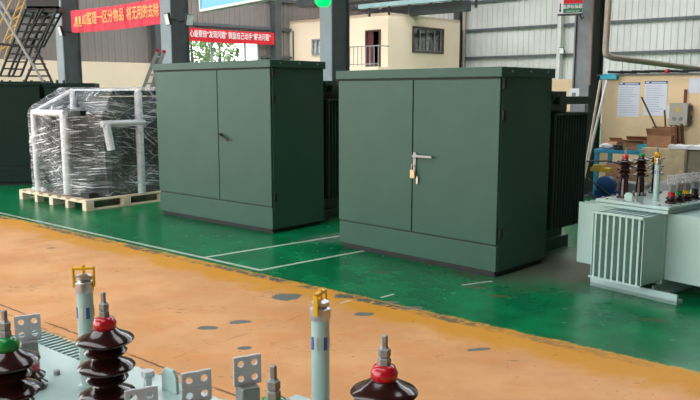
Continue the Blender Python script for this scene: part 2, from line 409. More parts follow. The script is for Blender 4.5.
# window frame and panes
b = MB(); q0 = CORNER+ULD*w0; q1 = CORNER+ULD*w1; up = Vector((0, 0, 1))
for s in (w0+.06, w0+.9, (w0+w1)/2+.6, w1-.06): b.bar(CORNER+ULD*s+up*.9, CORNER+ULD*s+up*ztop, .08, .1, up=inL)
for z in (.95, ztop-.05): b.bar(q0+up*z, q1+up*z, .1, .1)
wf = struct(b.build('window_1', 'frame'), 'grey steel framed window opening in the gable wall')
b = MB(); mm = Matrix((ULD, inL, up)).transposed().to_4x4(); mm.translation = CORNER
b.box(w0, w1, -.01, .0, .95, ztop, mm); b.build('pane', 'glass', wf)
# girts
nG = 0
for z in (3.52, 5.05, 6.6, 8.15, 9.7):
    if z > 4:
        b = MB(); b.bar(CORNER+inL*.13+up*z, CORNER+ULD*33.5+inL*.13+up*z, .12, .16); nG += 1; struct(b.build('trim_%d' % nG, 'girt'))
    else:
        b = MB(); b.bar(CORNER+inL*.13+up*z, CORNER+ULD*(w0-.1)+inL*.13+up*z, .12, .12); nG += 1; struct(b.build('trim_%d' % nG, 'girt'))
    b = MB(); b.bar(CORNER+inR*.13+up*z, CORNER+UR*25.5+inR*.13+up*z, .12, .13); nG += 1; struct(b.build('trim_%d' % nG, 'girt'))
# cream lower wall in front of the gable sheeting
b = MB(); mm = Matrix((ULD, inL, up)).transposed().to_4x4(); mm.translation = CORNER
b.box(w1+.2, 33.8, .10, .26, 0, 3.0, mm); nG += 1; struct(b.build('trim_%d' % nG, 'dado'), 'cream plastered lower wall')
# wall stanchions on the gable wall
for px in (154.5, 272.5):
    s = sL(px); b = MB(); p = CORNER+ULD*s+inL*.38
    b.bar(p, p+up*HW, .45, .40, up=ULD); nG += 1; struct(b.build('trim_%d' % nG, 'cold'))
s = sL(291)
b = MB(); p = CORNER+ULD*s+inL*.3; b.bar(p, p+up*5.0, .12, .12, up=ULD); nG += 1; struct(b.build('trim_%d' % nG, 'girt'))
# dark stanchion and brown downpipe on the side wall, next to the room
def sR(px): return (on_wall(px, 60, CORNER, inR)-CORNER).dot(UR)
p = CORNER+UR*sR(461)+inR*.35; b = MB(); b.bar(p, p+up*HW, .45, .35, up=UR); nG += 1; struct(b.build('trim_%d' % nG, 'beam'))
p = CORNER+UR*sR(466)+inR*.3; b = MB(); b.tube([p, p+up*HW], .1, 10); tag(b.build('downpipe', 'duct', smooth=True), 'brown vertical downpipe on the far side wall beside the cream room', 'pipe')
p = CORNER+UR*sR(562)+inR*.3; b = MB(); b.bar(p, p+up*HW, .42, .2, up=UR); nG += 1; struct(b.build('trim_%d' % nG, 'wallR'))
# overhead steel
def ubar(name, px0, py0, z0, L, w_, h_, m, d=UR):
    p = D(px0, py0, z0); b = MB(); b.bar(p, p+d*L, w_, h_); return b, p
b, p = ubar('x', 360, 7, 38, 7.5, .3, .2, 'beaml')
ob = thing('overhead_beam', 'pale blue green overhead steel beam above the cream room', 'beam', (0, 0, 0))
b.build('girder', 'beaml', ob)
for k in range(6):
    q = p+UR*(.6+k*1.2)+Vector((0, 0, -.25)); b = MB(); b.box(-.05, .05, -.12, .12, -.25, .15, Matrix.Translation(q)); b.build('bracket', 'blackmetal', ob)
b, p = ubar('x', 384, 13, 40.5, 5.2, .4, .5, 'beam'); nG += 1; struct(b.build('trim_%d' % nG, 'beam'))
b, p = ubar('x', 340, -2, 41.5, 8, .5, .8, 'beam'); nG += 1; struct(b.build('trim_%d' % nG, 'beam'))
b, p = ubar('x', 300, -3, 41.5, 5, .4, 1.1, 'beam'); nG += 1; struct(b.build('trim_%d' % nG, 'beam'))

# trees outside the gable window
def tree(x, y, h, r, label, seed):
    rnd = random.Random(seed); t = thing('tree', label, 'tree', (x, y, 0), 0, 'trees outside the gable window')
    b = MB(); b.tube([(0, 0, 0), (.1, 0, h*.4), (0, .1, h*.8)], [.16, .12, .06], 8); tr = b.build('trunk', 'bark', t)
    b = MB()
    for k in range(520):
        a = rnd.uniform(0, 2*pi); cz = rnd.uniform(-1, 1); rr = r*rnd.random()**.4
        c = Vector((rr*cos(a)*math.sqrt(1-cz*cz), rr*sin(a)*math.sqrt(1-cz*cz), h*.62+cz*h*.36))
        d1 = Vector((rnd.gauss(0, 1), rnd.gauss(0, 1), rnd.gauss(0, 1))).normalized(); d2 = d1.orthogonal().normalized()
        s = rnd.uniform(.12, .26)
        b.b.faces.new([b.b.verts.new(c+d1*s), b.b.verts.new(c+d2*s*.5), b.b.verts.new(c-d1*s), b.b.verts.new(c-d2*s*.5)])
    b.build('foliage', 'leaf', t)
wl = w1-w0
for i, (f_, dd, h, r, lab) in enumerate(((.02, -4, 5.8, 1.15, 'leafy tree outside the window, nearest its right edge'), (.34, -4.3, 5.5, 1.2, 'leafy tree outside the window, second from its right edge'),
                              (.66, -4.1, 5.9, 1.2, 'leafy tree outside the window, second from its left edge'), (.98, -4.4, 5.6, 1.15, 'leafy tree outside the window, nearest the banner column'))):
    p = CORNER+ULD*(w0+wl*f_*1.1)+inL*dd; tree(p.x, p.y, h, r, lab, 10+i)

# ---------------------------------------------------------------- cream room on the upper level
RC = D(388, 12.2, 38); RC.z = 0
dl = Vector((-5.25, 4.8, 0)).normalized(); dr = Vector((4.25, 4.3, 0)).normalized()
room = thing('site_office', 'cream two-storey office room in the far hall corner', 'room', RC, 0)
ZT = D(388, 12.2, 38).z
Ll, Lr = 7.6, 6.05
nl = Vector((-dl.y, dl.x, 0)); nl = nl if nl.y < 0 else -nl      # outward
nr = Vector((-dr.y, dr.x, 0)); nr = nr if nr.y < 0 else -nr
def on_room(px, py, n, d):
    q = on_wall(px, py, RC, n); return (q-RC).dot(d), q.z
def panel_wall(L, d, n, ops, name):
    """plaster wall with openings (s0,s1,z0,z1)"""
    b = MB(); mm = Matrix((d, -n, up)).transposed().to_4x4()
    s = 0
    for (a, c, z0, z1) in sorted(ops):
        b.box(s, a, 0, .2, 0, ZT, mm); b.box(a, c, 0, .2, 0, z0, mm); b.box(a, c, 0, .2, z1, ZT, mm); s = c
    b.box(s, L, 0, .2, 0, ZT, mm); return b.build(name, 'cream', room)
dz1 = on_room(373, 30, nl, dl); d0 = on_room(381, 30, nl, dl)[0]; d1 = on_room(366, 30, nl, dl)[0]; dzb = on_room(373, 67, nl, dl)[1]
v0 = on_room(322, 40, nl, dl)[0]; v1 = on_room(312.5, 40, nl, dl)[0]; vz0 = on_room(316, 55, nl, dl)[1]; vz1 = on_room(316, 39, nl, dl)[1]
panel_wall(Ll, dl, nl, [(d0, d1, dzb, dz1[1]), (v0, v1, vz0, vz1)], 'wall')
g0 = on_room(412, 40, nr, dr)[0]; g1 = on_room(443, 40, nr, dr)[0]; gz1 = on_room(428, 27.5, nr, dr)[1]; gz0 = on_room(428, 53, nr, dr)[1]
panel_wall(Lr, dr, nr, [(g0, g1, gz0, gz1)], 'wall')
b = MB(); q = [Vector((0, 0, 0)), dl*Ll, dl*Ll+dr*Lr, dr*Lr]
b.prism([(v.x, v.y) for v in q], ZT-.15, ZT); b.build('roof_slab', 'cream', room)
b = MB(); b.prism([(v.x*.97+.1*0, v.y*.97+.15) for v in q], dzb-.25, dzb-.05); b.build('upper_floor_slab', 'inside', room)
b = MB(); b.bar(dl*Ll, dl*Ll+dr*Lr+up*0, .1, .1); # back walls
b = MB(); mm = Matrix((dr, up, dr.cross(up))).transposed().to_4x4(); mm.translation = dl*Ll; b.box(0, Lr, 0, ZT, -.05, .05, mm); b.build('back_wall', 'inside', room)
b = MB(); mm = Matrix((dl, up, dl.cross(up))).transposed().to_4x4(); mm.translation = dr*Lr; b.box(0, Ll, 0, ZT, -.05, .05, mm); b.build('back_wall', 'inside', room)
def frame_in(s0, s1, z0, z1, d, n, m, name, muls=(), t_=.08):
    b = MB(); o = n*.02
    for s in (s0+t_/2, s1-t_/2)+tuple(muls): b.bar(d*s+o+up*z0, d*s+o+up*z1, t_, .12, up=n)
    for z in (z0+t_/2, z1-t_/2): b.bar(d*s0+o+up*z, d*s1+o+up*z, .12, t_)
    f = b.build(name, m, room); return f
wf = frame_in(g0, g1, gz0, gz1, dr, nr, 'dframe', 'window_frame')
for k in range(4):
    a = g0+.08+(g1-g0-.16)*k/4; c = g0+.08+(g1-g0-.16)*(k+1)/4
    b = MB(); o_ = nr*(-.02-.03*(k % 2))
    for s in (a+.03, c-.03): b.bar(dr*s+o_+up*(gz0+.1), dr*s+o_+up*(gz1-.1), .03, .03, up=nr)
    for z in (gz0+.1, gz1-.1): b.bar(dr*a+o_+up*z, dr*c+o_+up*z, .05, .05)
    b.build('sash', 'frame', wf)
mm = Matrix((dr, -nr, up)).transposed().to_4x4(); b = MB(); b.box(g0, g1, .08, .09, gz0, gz1, mm); b.build('pane', 'glass', wf)
wf = frame_in(v0, v1, vz0, vz1, dl, nl, 'frame', 'window_frame', ((v0+v1)/2,))
mm = Matrix((dl, -nl, up)).transposed().to_4x4(); b = MB(); b.box(v0, v1, .08, .09, vz0, vz1, mm); b.build('blind', 'whitep', wf)
df = frame_in(d0, d1, dzb, dz1[1], dl, nl, 'dframe', 'door_frame')
b = MB(); dm = (d0+d1)/2; b.box(dm+.02, d1-.08, .02, .06, dzb, dz1[1]-.08, mm); b.build('door_leaf', 'doorr', df)
b = MB(); b.box(d0-.6, d1+2.1, -.9, 0, dzb-.22, dzb-.02, mm); b.build('balcony_slab', 'cream', room)
b = MB(); s0, s1 = d0-.55, d1+2.0
for z in (dzb+1.0, dzb+.12): b.bar(dl*s0+nl*.85+up*z, dl*s1+nl*.85+up*z, .05, .05)
for z in (dzb+1.0,): b.bar(dl*s0+nl*.85+up*z, dl*s0+up*z, .05, .05)
k = s0
while k <= s1+.01:
    b.tube([dl*k+nl*.85+up*dzb, dl*k+nl*.85+up*(dzb+1.0)], .022, 6); k += (s1-s0)/13
b.build('balcony_railing', 'frame', room)

# ---------------------------------------------------------------- column row
cols = [(71, 21.1, 'steel column at the left end of the red 6S banner'), (177, 18.0, 'steel column between the gold-lettered banner and the blue sign'),
        (335, 14.8, 'steel column with the green lamp between the two front cabinets'), (587, 11.6, 'wide steel column beside the plywood partition, under the green sign')]
colobj = []
d1 = inR.copy()       # web runs across
for i, (px, z, lab) in enumerate(cols):
    p = D(px, 90, z); p.z = 0
    ang = atan2(UR.y, UR.x); t = thing('steel_column', lab, 'column', p, ang, 'steel columns down the middle of the hall')
    hw = (.17, .19, .15, .13)[i]
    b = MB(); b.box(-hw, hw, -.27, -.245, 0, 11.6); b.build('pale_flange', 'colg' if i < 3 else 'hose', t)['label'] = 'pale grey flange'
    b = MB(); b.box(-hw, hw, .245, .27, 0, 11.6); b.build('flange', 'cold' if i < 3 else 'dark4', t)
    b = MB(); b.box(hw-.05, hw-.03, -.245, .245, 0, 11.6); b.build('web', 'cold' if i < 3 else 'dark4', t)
    b = MB(); b.box(-hw-.08, hw+.08, -.33, .33, 0, .025); b.build('base_plate', 'cold', t)
    if i == 3:
        b = MB(); b.box(hw, hw+.022, -.28, -.24, 1.7, 11); b.build('corner_strip', 'rust', t)['label'] = 'brown primer edge strip'
        b = MB(); b.tube([(-.09, -.29, 1.2), (-.09, -.29, 5)], .010, 6); b.build('conduit', 'blackmetal', t)
    colobj.append((p, ang))
def local(i, x, y, z):
    p, a = colobj[i]; return Vector((p.x+x*cos(a)-y*sin(a), p.y+x*sin(a)+y*cos(a), z))
# floodlights
def floodlight(p, rz, label, s=1.0, arm=(0, .55, 0)):
    t = thing('floodlight', label, 'lamp', p, rz, 'small floodlights on the columns')
    tilt = Matrix.Rotation(.22, 4, 'X')
    b = MB(); b.box(-.10*s, .10*s, -.03*s, .03*s, -.13*s, .13*s, tilt); b.build('housing', 'blackmetal', t, .008)
    b = MB(); b.box(-.09*s, .09*s, -.034*s, -.030*s, -.115*s, .115*s, tilt); b.build('glass', 'lampwhite', t)
    b = MB(); b.tube([(-.12*s, 0, 0), (-.12*s, .14*s, -.02), (.12*s, .14*s, -.02), (.12*s, 0, 0)], .012, 6); b.bar((0, .14*s, -.02), Vector((0, .12*s, -.02))+Matrix.Rotation(-rz, 3, 'Z') @ Vector(arm), .03, .03); b.build('bracket', 'blackmetal', t)
floodlight(D(61, 31, 20.3), -.9, 'floodlight on the column left of the red 6S banner', 1.05, (.05, .45, 0))
floodlight(D(168, 19, 17.2), -.9, 'white-faced floodlight at the right end of the red 6S banner', 1.05, (.05, .45, 0))
floodlight(D(189, 20, 17.5), .9, 'dark floodlight facing right, over the lower red banner', 1.0, (-.3, .15, 0))
pw = CORNER+UR*sR(565.5)+inR*.55; pw.z = on_wall(565, 51, CORNER, inR).z
floodlight(pw, -.6, 'black-framed floodlight on the far pale wall, left of the sign column', 1.3, tuple(-inR*.35))

# green lamp and signs
p = D(323, 0, 14.2)
t = thing('signal_lamp', 'glowing green lamp on the column behind the left front cabinet', 'lamp', p, 0)
b = MB(); b.lathe([(.0, -.13), (.09, -.12), (.15, -.05), (.16, .03), (.13, .07), (0, .07)], n=20); b.build('lens', 'lamp_green', t, smooth=True)
b = MB(); b.lathe([(.17, .07), (.17, .11), (.06, .16), (0, .16)], n=20); b.build('housing', 'blackmetal', t)
b = MB(); b.bar((0, 0, .12), (.05, .30, .12), .03, .03); b.build('bracket', 'blackmetal', t)
# blue light box sign hanging, lower edge in view
e0, e1 = D(201, 12, 12.6), D(303, -3.5, 10.2)
dv = (e1-e0); dv.z = 0; rx = dv.normalized()
t = thing('hanging_sign', 'blue hanging sign with a white frame at the top of the view', 'sign', (e0.x, e0.y, e0.z), atan2(rx.y, rx.x))
Ls = dv.length+.3
b = MB(); b.box(0, Ls, 0, .10, .04, 1.0); b.build('panel', 'signblue', t)
b = MB(); b.box(-.03, Ls+.03, -.02, .12, -.0, .04); b.box(-.03, .012, -.02, .12, 0, 1.05); b.box(Ls, Ls+.03, -.02, .12, 0, 1.05); b.box(-.03, Ls+.03, -.02, .12, 1.0, 1.04); b.build('frame', 'whitep', t)
text('lettering', '安全生产质量第一', .11, 'lettering', t, (Ls*.42, -.006, .25), ((1, 0, 0), (0, 0, 1)))
b = MB(); b.tube([(Ls*.15, .05, 1.0), (Ls*.15, .05, 6)], .01, 6); b.tube([(Ls*.85, .05, 1.0), (Ls*.85, .05, 6)], .01, 6); b.build('hanger_rod', 'blackmetal', t)
# green sign on the fourth column
pa = D(557.5, 15.5, 11.0)
t = thing('projecting_sign', 'green workshop sign with white characters fixed on the wide column', 'sign', pa, atan2(-.45, 1))
b = MB(); b.box(.0, .34, 0, .08, .02, .5); b.build('sign_body', 'whitep', t)
b = MB(); b.box(.08, .345, -.006, 0, .03, .155); b.build('sign_face', 'signgreen', t)
b = MB(); b.box(.08, .345, -.006, 0, .16, .34); b.build('sign_face', 'bannerd', t)['label'] = 'red upper face'
b = MB(); b.box(.0, .345, -.004, .084, .0, .02); b.build('sign_frame', 'blackmetal', t)
text('lettering', '品质检验区', .055, 'lettering', t, (.21, -.009, .112), ((1, 0, 0), (0, 0, 1)), .001, 1, .001)
text('lettering', 'Inspection area', .03, 'lettering', t, (.21, -.009, .055), ((1, 0, 0), (0, 0, 1)), .001)
b = MB(); b.prism([(.035, .04), (.055, .075), (.042, .075), (.042, .17), (.028, .17), (.028, .075), (.015, .075)], 0, .004, Matrix(((1, 0, 0, 0), (0, 0, -1, 0), (0, 1, 0, 0), (0, 0, 0, 1)))); b.build('arrow', 'blackmetal', t)
b = MB(); b.tube([(.31, .05, 0), (.33, .05, -.06), (.36, .06, -.03)], .012, 6); b.build('hook', 'blackmetal', t)

# banners
pa = D(71.5, 33, 20.9); pb = D(163, 23.5, 17.95)
zb0 = pa.z; d = (pb-pa); L = d.length; rx = d.normalized(); nrm = Vector((rx.y, -rx.x, 0)).normalized()
t = thing('red_banner', 'red banner with gold characters starting 6S, strung between two columns', 'banner', pa, 0)
hB = (D(70.5, 11.5, 21.0)-pa).length
def cloth(t, L, rx, h, m, nrm, off=0.0):
    b = MB(); N = 40; R = []
    for i in range(N+1):
        s = L*i/N; c = rx*s+nrm*(off+.02*sin(i*.9)+.015*sin(i*2.1)); sag = -.03*sin(pi*i/N)
        R.append([b.b.verts.new(c+Vector((0, 0, sag+h*q/4)) + nrm*dd) for dd in (0, -.012) for q in range(5)])
    for A, B in zip(R, R[1:]):
        for q in range(4): b.b.faces.new((A[q], B[q], B[q+1], A[q+1])); b.b.faces.new((A[5+q], A[6+q], B[6+q], B[5+q]))
        b.b.faces.new((A[4], B[4], B[9], A[9])); b.b.faces.new((A[0], A[5], B[5], B[0]))
    for A in (R[0], R[-1]): b.b.faces.new(A[:5]+A[5:][::-1])
    return b.build('cloth', m, t, smooth=False)
cloth(t, L, rx, hB, 'banner', nrm)
text('lettering', '6S整理一区分物品', hB*.58, 'gold', t, rx*(L*.395)+nrm*.045+up*(hB*.50), (rx, up), .002, .70, .003, fit=L*.47)
text('lettering', '将无用的去除', hB*.58, 'gold', t, rx*(L*.82)+nrm*.045+up*(hB*.50), (rx, up), .002, .66, .003, fit=L*.32)
b = MB()
for (x0, x1, z0, z1) in ((.055, .15, .25, .29), (.055, .065, .25, .40), (.075, .10, .40, .68), (.115, .14, .40, .68), (.07, .145, .34, .38)):
    mm = Matrix((rx, nrm, up)).transposed().to_4x4(); b.box(L*x0, L*x1, .038, .044, hB*z0, hB*z1, mm)
b.build('emblem', 'gold', t)
for q in (.03, hB-.03):
    b = MB(); b.tube([rx*(-.1)+up*q, rx*.05+up*q], .008, 5); b.build('tie', 'blackmetal', t)
    b = MB(); b.tube([rx*(L-.05)+up*q, rx*(L+.1)+up*q], .008, 5); b.build('tie', 'blackmetal', t)
# lower banner on the gable wall over the window
q0 = on_wall(180, 39.6, CORNER+inL*.55, inL); q1 = on_wall(274.5, 45.2, CORNER+inL*.55, inL); qt = on_wall(274.5, 33.2, CORNER+inL*.55, inL)
d = q1-q0; d.z = 0; L = d.length; rx = d.normalized(); zb = (q0.z+q1.z)/2; h2 = qt.z-q1.z
q0.z = zb
t = thing('red_banner', 'deep red banner with white characters over the gable window', 'banner', q0, 0)
cloth(t, L, rx, h2, 'bannerd', inL)
text('lettering', '用心能帮自“发现问题” 鼓励自己动手“解决问题”', h2*.60, 'lettering', t, rx*(L*.50)+inL*.05+up*(h2*.52), (rx, up), .002, .78, .003, fit=L*.90)
b = MB(); b.tube([rx*L+up*(h2-.05), rx*(L+.2)+up*h2], .01, 5); b.build('tie', 'blackmetal', t)

# ---------------------------------------------------------------- scaffold stair and ladder at the left
def px3(x, y, z): return D(x, y, z)
t = thing('scaffold_stair', 'black steel scaffold stair tower at the far left behind the dark cabinets', 'stairs', (D(30, 80, 17).x, 17, 0))
org = Vector((D(30, 80, 17).x, 17, 0))
def q(x, y, z): return D(x, y, z)-org
b = MB(); A = [q(26, 9, 17), q(58, 9, 17)]
pl0 = q(26, 9, 17).z
b.box(q(26, 0, 17).x, q(58, 0, 17).x, 0, .42, pl0-.06, pl0+.06); b.box(q(26, 0, 17).x, q(58, 0, 17).x, 0, .04, pl0, pl0+.3); b.build('platform', 'blackmetal', t)
def flight(xa, ya, xb, yb, wx, n, z=17, dz=.4, name='flight'):
    b = MB()
    P0, P1 = q(xa, ya, z), q(xb, yb, z); W = Vector((q(xa+wx, ya, z)-q(xa, ya, z)).to_tuple())
    for o_ in (Vector(), Vector((0, dz, 0))):
        b = MB(); b.tube([P0+o_, P1+o_], .028, 6); b.tube([P0+o_+W, P1+o_+W], .028, 6)
        for i in range(n+1):
            c = P0.lerp(P1, i/n)+o_; b.tube([c, c+W], .018, 6)
        b.build(name, 'blackmetal', t)
flight(26, 9, 0, 76, 13, 9)
flight(37, 46, 57, 9, -14, 5, 17, .35)
b = MB()
zg = 0
for (x0, y0, x1, y1) in ((57, 9, 24, 84), (35, 46, 53, 84), (24, 48, 44, 84), (0, 44, 38, 47)): b.tube([q(x0, y0, 17), q(x1, y1, 17)], .03, 6)
for k in range(6):
    y = 52+k*6; b.tube([q(38+(y-46)*.42, y, 17), q(36-(y-46)*.33, y, 17)], .018, 6)
b.build('cross_bracing', 'blackmetal', t)
b = MB(); 
for (x0, y0, x1, y1) in ((0, 10, 48, 90), (-4, -5, 12, 20)): b.tube([q(x0, y0, 16.6), q(x1, y1, 16.6)], .03, 6)
b.build('grey_brace', 'zinc', t)
b = MB()
for x in (24, 44, 2, 57):
    b.tube([q(x, 80, 17), Vector((q(x, 80, 17).x, 0, 0))], .03, 6); b.tube([q(x, 80, 17)+Vector((0, .4, 0)), Vector((q(x, 80, 17).x, .4, 0))], .03, 6)
b.build('leg', 'blackmetal', t)
b = MB()
for (x0, y0, x1, y1) in ((-3, 60, 22, -5), (-3, 30, 14, -5), (4, 60, 27, -5)): b.tube([q(x0, y0, 18.5), q(x1, y1, 18.5)], .022, 6)
for k in range(5): b.tube([q(1+k*4, 50-k*10, 18.5), q(9+k*4, 44-k*10, 18.5)], .018, 6)
b.build('yellow_rail', mat('ochre_rail_paint', (200, 160, 96), .6), t)['label'] = 'ochre yellow rails'
# aluminium ladder
zl = 16.0
a0, a1 = D(157, 52, zl), D(163.5, 53, zl); f0, f1 = D(142, 92, zl-.1), D(150, 92, zl-.1)
g = -(a0.z)/(a0.z-f0.z); B0 = a0+(a0-f0)*g; B1 = a1+(a1-f1)*g
t = thing('ladder', 'silver aluminium ladder with red tips leaning behind the left front cabinet', 'ladder', (B0.x, B0.y, 0)); og = Vector((B0.x, B0.y, 0))
for A_, B_ in ((a0, B0), (a1, B1)):
    b = MB(); b.bar(B_-og, A_-og, .035, .07); b.build('rail', 'zinc', t)
    b = MB(); b.bar(A_-og, A_-og+(A_-B_).normalized()*.06, .04, .075); b.build('tip', 'red', t)['label'] = 'red plastic tip'
for k in range(13):
    c0 = B0.lerp(a0, (k+.5)/13); c1 = B1.lerp(a1, (k+.5)/13); b = MB(); b.tube([c0-og, c1-og], .02, 6); b.build('rung', 'zinc', t)

# ---------------------------------------------------------------- cabinets
def cabinet(W, Dp, H, loc, rz, label, lock, seam=.48, tank=True, group='green pad-mounted transformer cabinets', m='cab'):
    """origin: front right bottom corner; local -x along the front, +y to the back"""
    t = thing('transformer_cabinet', label, 'cabinet', loc, rz, group)
    k = H/1.8; sk = .285*k; lid = .085
    b = MB(); b.box(-W+.03, -.03, .03, Dp-.03, 0, .05); b.build('plinth', 'cabdark', t)
    b = MB(); b.box(-W, 0, .02, Dp, .05, H-lid); b.build('body', m, t, .004)
    b = MB(); b.box(-W+.004, -.004, -.004, .02, .055, sk-.008); b.build('skirt_panel', m, t, .003)
    b = MB(); b.box(-W+.02, -.02, .0, .022, sk-.012, sk+.01); b.box(-W+.02, -.02, .0, .022, .03, .06)
    xs = -W*seam
    b.box(xs-.008, xs+.008, .004, .022, sk, H-lid-.01); b.box(-W+.02, -.02, .0, .022, H-lid-.014, H-lid+.002); b.build('door_gap', 'cabdark', t)
    for (x0, x1) in ((-W+.004, xs-.006), (xs+.006, -.004)):
        b = MB(); b.box(x0, x1, -.012, .016, sk+.006, H-lid-.016); dr_ = b.build('door', m, t, .004)
    z = (H-.4)*.5+.28*k
    z = H*.56
    b = MB(); ah = -.34 if not lock else 0
    R_ = Matrix.Translation((xs+.06, -.03, z)) @ Matrix.Rotation(-ah, 4, 'Y')
    b.lathe([(.02, 0), (.02, .03), (0, .03)], n=12, m=Matrix.Translation((xs+.06, -.012, z)) @ Matrix.Rotation(pi/2, 4, 'X'))
    b.box(-.03, .20 if lock else .17, -.028, -.012, -.011, .011, R_); h_ = b.build('handle', 'zinc' if lock else 'blackmetal', dr_, .003)
    if lock:
        b = MB(); b.box(xs+.015, xs+.05, -.024, -.012, z-.15, z+.03); b.build('hasp', 'zinc', dr_)
        b = MB(); b.box(xs+.0, xs+.055, -.05, -.022, z-.21, z-.13); pk = b.build('padlock', 'padlock', t, .006); pk['label'] = 'brass padlock'
        b = MB(); b.tube([(xs+.012, -.036, z-.13), (xs+.014, -.036, z-.08), (xs+.04, -.036, z-.08), (xs+.043, -.036, z-.13)], .005, 6); b.build('shackle', 'steel', pk)
        b = MB(); b.box(xs+.06, xs+.08, -.03, -.015, z-.26, z-.19); b.build('key', 'steel', pk)
    # hinges on the right end
    for zf in (.22, .78, .925):
        b = MB(); b.box(-.002, .022, .01, .055, H*zf-.05, H*zf+.035); b.build('hinge', 'cabdark', t, .004)
    # lid with down-turned edge
    b = MB(); b.box(-W-.02, .02, -.03, Dp+.02, H-lid, H); b.build('lid', m, t, .006)
    for y in (Dp*.15, Dp*.5, Dp*.85):
        b = MB(); b.lathe([(.011, 0), (.011, .01), (0, .012)], n=8, m=Matrix.Translation((.02, y, H-.035)) @ Matrix.Rotation(pi/2, 4, 'Y')); b.build('bolt', 'zinc', t)
    if tank:
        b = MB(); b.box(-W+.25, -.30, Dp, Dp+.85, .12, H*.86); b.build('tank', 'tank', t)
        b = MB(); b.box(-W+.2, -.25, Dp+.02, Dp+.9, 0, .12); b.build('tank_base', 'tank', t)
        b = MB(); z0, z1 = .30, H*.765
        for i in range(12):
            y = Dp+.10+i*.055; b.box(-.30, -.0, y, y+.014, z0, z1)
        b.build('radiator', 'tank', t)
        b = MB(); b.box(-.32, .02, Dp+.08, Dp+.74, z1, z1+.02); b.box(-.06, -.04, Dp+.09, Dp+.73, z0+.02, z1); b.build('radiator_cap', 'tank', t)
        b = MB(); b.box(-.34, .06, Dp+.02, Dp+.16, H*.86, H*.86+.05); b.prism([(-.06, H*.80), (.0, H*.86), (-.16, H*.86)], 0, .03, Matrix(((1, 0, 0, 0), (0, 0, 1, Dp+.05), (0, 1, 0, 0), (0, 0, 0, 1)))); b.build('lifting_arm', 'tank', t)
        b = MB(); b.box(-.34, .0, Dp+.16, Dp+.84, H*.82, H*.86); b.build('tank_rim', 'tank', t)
    return t
p0, p1 = P(161, 214), P(273.3, 234.2)
cabinet((p1-p0).length, .85, 1.955, p1, atan2(p1.y-p0.y, p1.x-p0.x), 'large dark green two-door cabinet nearest the pallet, no padlock', False, .425)
p0, p1 = P(339.5, 246.5), P(496, 278.5)
cabinet((p1-p0).length, .83, 1.81, p1, atan2(p1.y-p0.y, p1.x-p0.x), 'dark green two-door cabinet with a brass padlock hanging from its handle', True, .49)
# two cabinets at the far left
def plain_cabinet(p, rz, W, Dp, H, label):
    t = thing('transformer_cabinet', label, 'cabinet', p, rz, 'dark cabinets at the far left')
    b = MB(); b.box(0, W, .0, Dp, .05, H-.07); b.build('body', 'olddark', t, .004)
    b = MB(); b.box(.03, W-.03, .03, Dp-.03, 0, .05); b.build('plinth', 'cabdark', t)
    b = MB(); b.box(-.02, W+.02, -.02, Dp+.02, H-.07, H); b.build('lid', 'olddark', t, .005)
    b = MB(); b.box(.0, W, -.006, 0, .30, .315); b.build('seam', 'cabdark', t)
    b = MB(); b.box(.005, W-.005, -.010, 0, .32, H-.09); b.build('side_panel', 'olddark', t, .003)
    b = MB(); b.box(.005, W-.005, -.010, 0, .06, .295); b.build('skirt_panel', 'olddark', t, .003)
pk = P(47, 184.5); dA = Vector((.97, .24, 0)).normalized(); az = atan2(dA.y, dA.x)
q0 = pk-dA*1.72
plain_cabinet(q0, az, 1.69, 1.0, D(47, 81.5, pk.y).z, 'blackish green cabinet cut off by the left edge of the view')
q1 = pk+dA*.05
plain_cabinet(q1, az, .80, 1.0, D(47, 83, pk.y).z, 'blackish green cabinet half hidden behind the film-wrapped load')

# ---------------------------------------------------------------- pallet and wrapped transformer
N = P(86.5, 211.5); rzp = atan2(.77, .64)
t = thing('wooden_pallet', 'pale wooden pallet under the film-wrapped transformer', 'pallet', N, rzp)
PW, PL = 1.9, 1.86
for i in range(8):
    y = .01+i*(PL-.12)/7; b = MB(); b.box(0, PW, y, y+.14 if i < 7 else y+.1, .125, .148); b.build('top_board', 'wood', t, .003)
for y in (0, PL/2-.05, PL-.1):
    b = MB(); b.box(0, PW, y, y+.10, 0, .022); b.build('bottom_board', 'wood', t, .003)
    for x in (0, PW/3-.05, PW*2/3-.06, PW-.12):
        b = MB(); b.box(x, x+.12, y, y+.10, .022, .105); b.build('block', 'wood', t, .003)
for x in (0, PW/3-.05, PW*2/3-.06, PW-.12):
    b = MB(); b.box(x, x+.12, 0, PL, .105, .125); b.build('cross_board', 'wood', t, .003)
for y in (PL*.27, PL*.73):
    for x in (0, PW-.12):
        b = MB(); b.box(x, x+.1, y-.04, y+.04, .0, .105); b.build('block', 'wood', t, .003)
t = thing('wrapped_transformer', 'dark green transformer wrapped in clear film with white foam posts, on a pallet', 'transformer', N+Vector((0, 0, .148)), rzp)
b = MB(); b.box(.12, 1.75, .12, 1.35, 0, .07); b.build('base_frame', 'cabdark', t)
b = MB(); b.box(.55, 1.7, .22, 1.15, .12, 1.38); b.build('tank', 'tank', t, .01)
b = MB(); b.box(.5, 1.78, .10, 1.22, 1.40, 1.47); b.build('tank_cover', 'olddark', t, .006)
b = MB()
for i in range(11): b.box(.16, .55, .36+i*.075, .375+i*.075, .2, 1.1)
b.box(.2, .5, .34, 1.16, 1.1, 1.16); b.build('radiator', 'olddark', t)
b = MB()
for i in range(10): b.box(.62+i*.1, .635+i*.1, .06, .24, .25, 1.15)
b.build('radiator', 'olddark', t)
b = MB(); b.box(.1, .5, .2, 1.45, 1.14, 1.2); b.build('control_shelf', 'olddark', t, .006)
def post(x, y, z0, z1, r=.04):
    b = MB(); b.lathe([(r*.8, z0), (r, z0+.02), (r, z1-.02), (r*.8, z1)], (x, y, 0), 10); b.build('foam_post', 'foam', t, smooth=True)
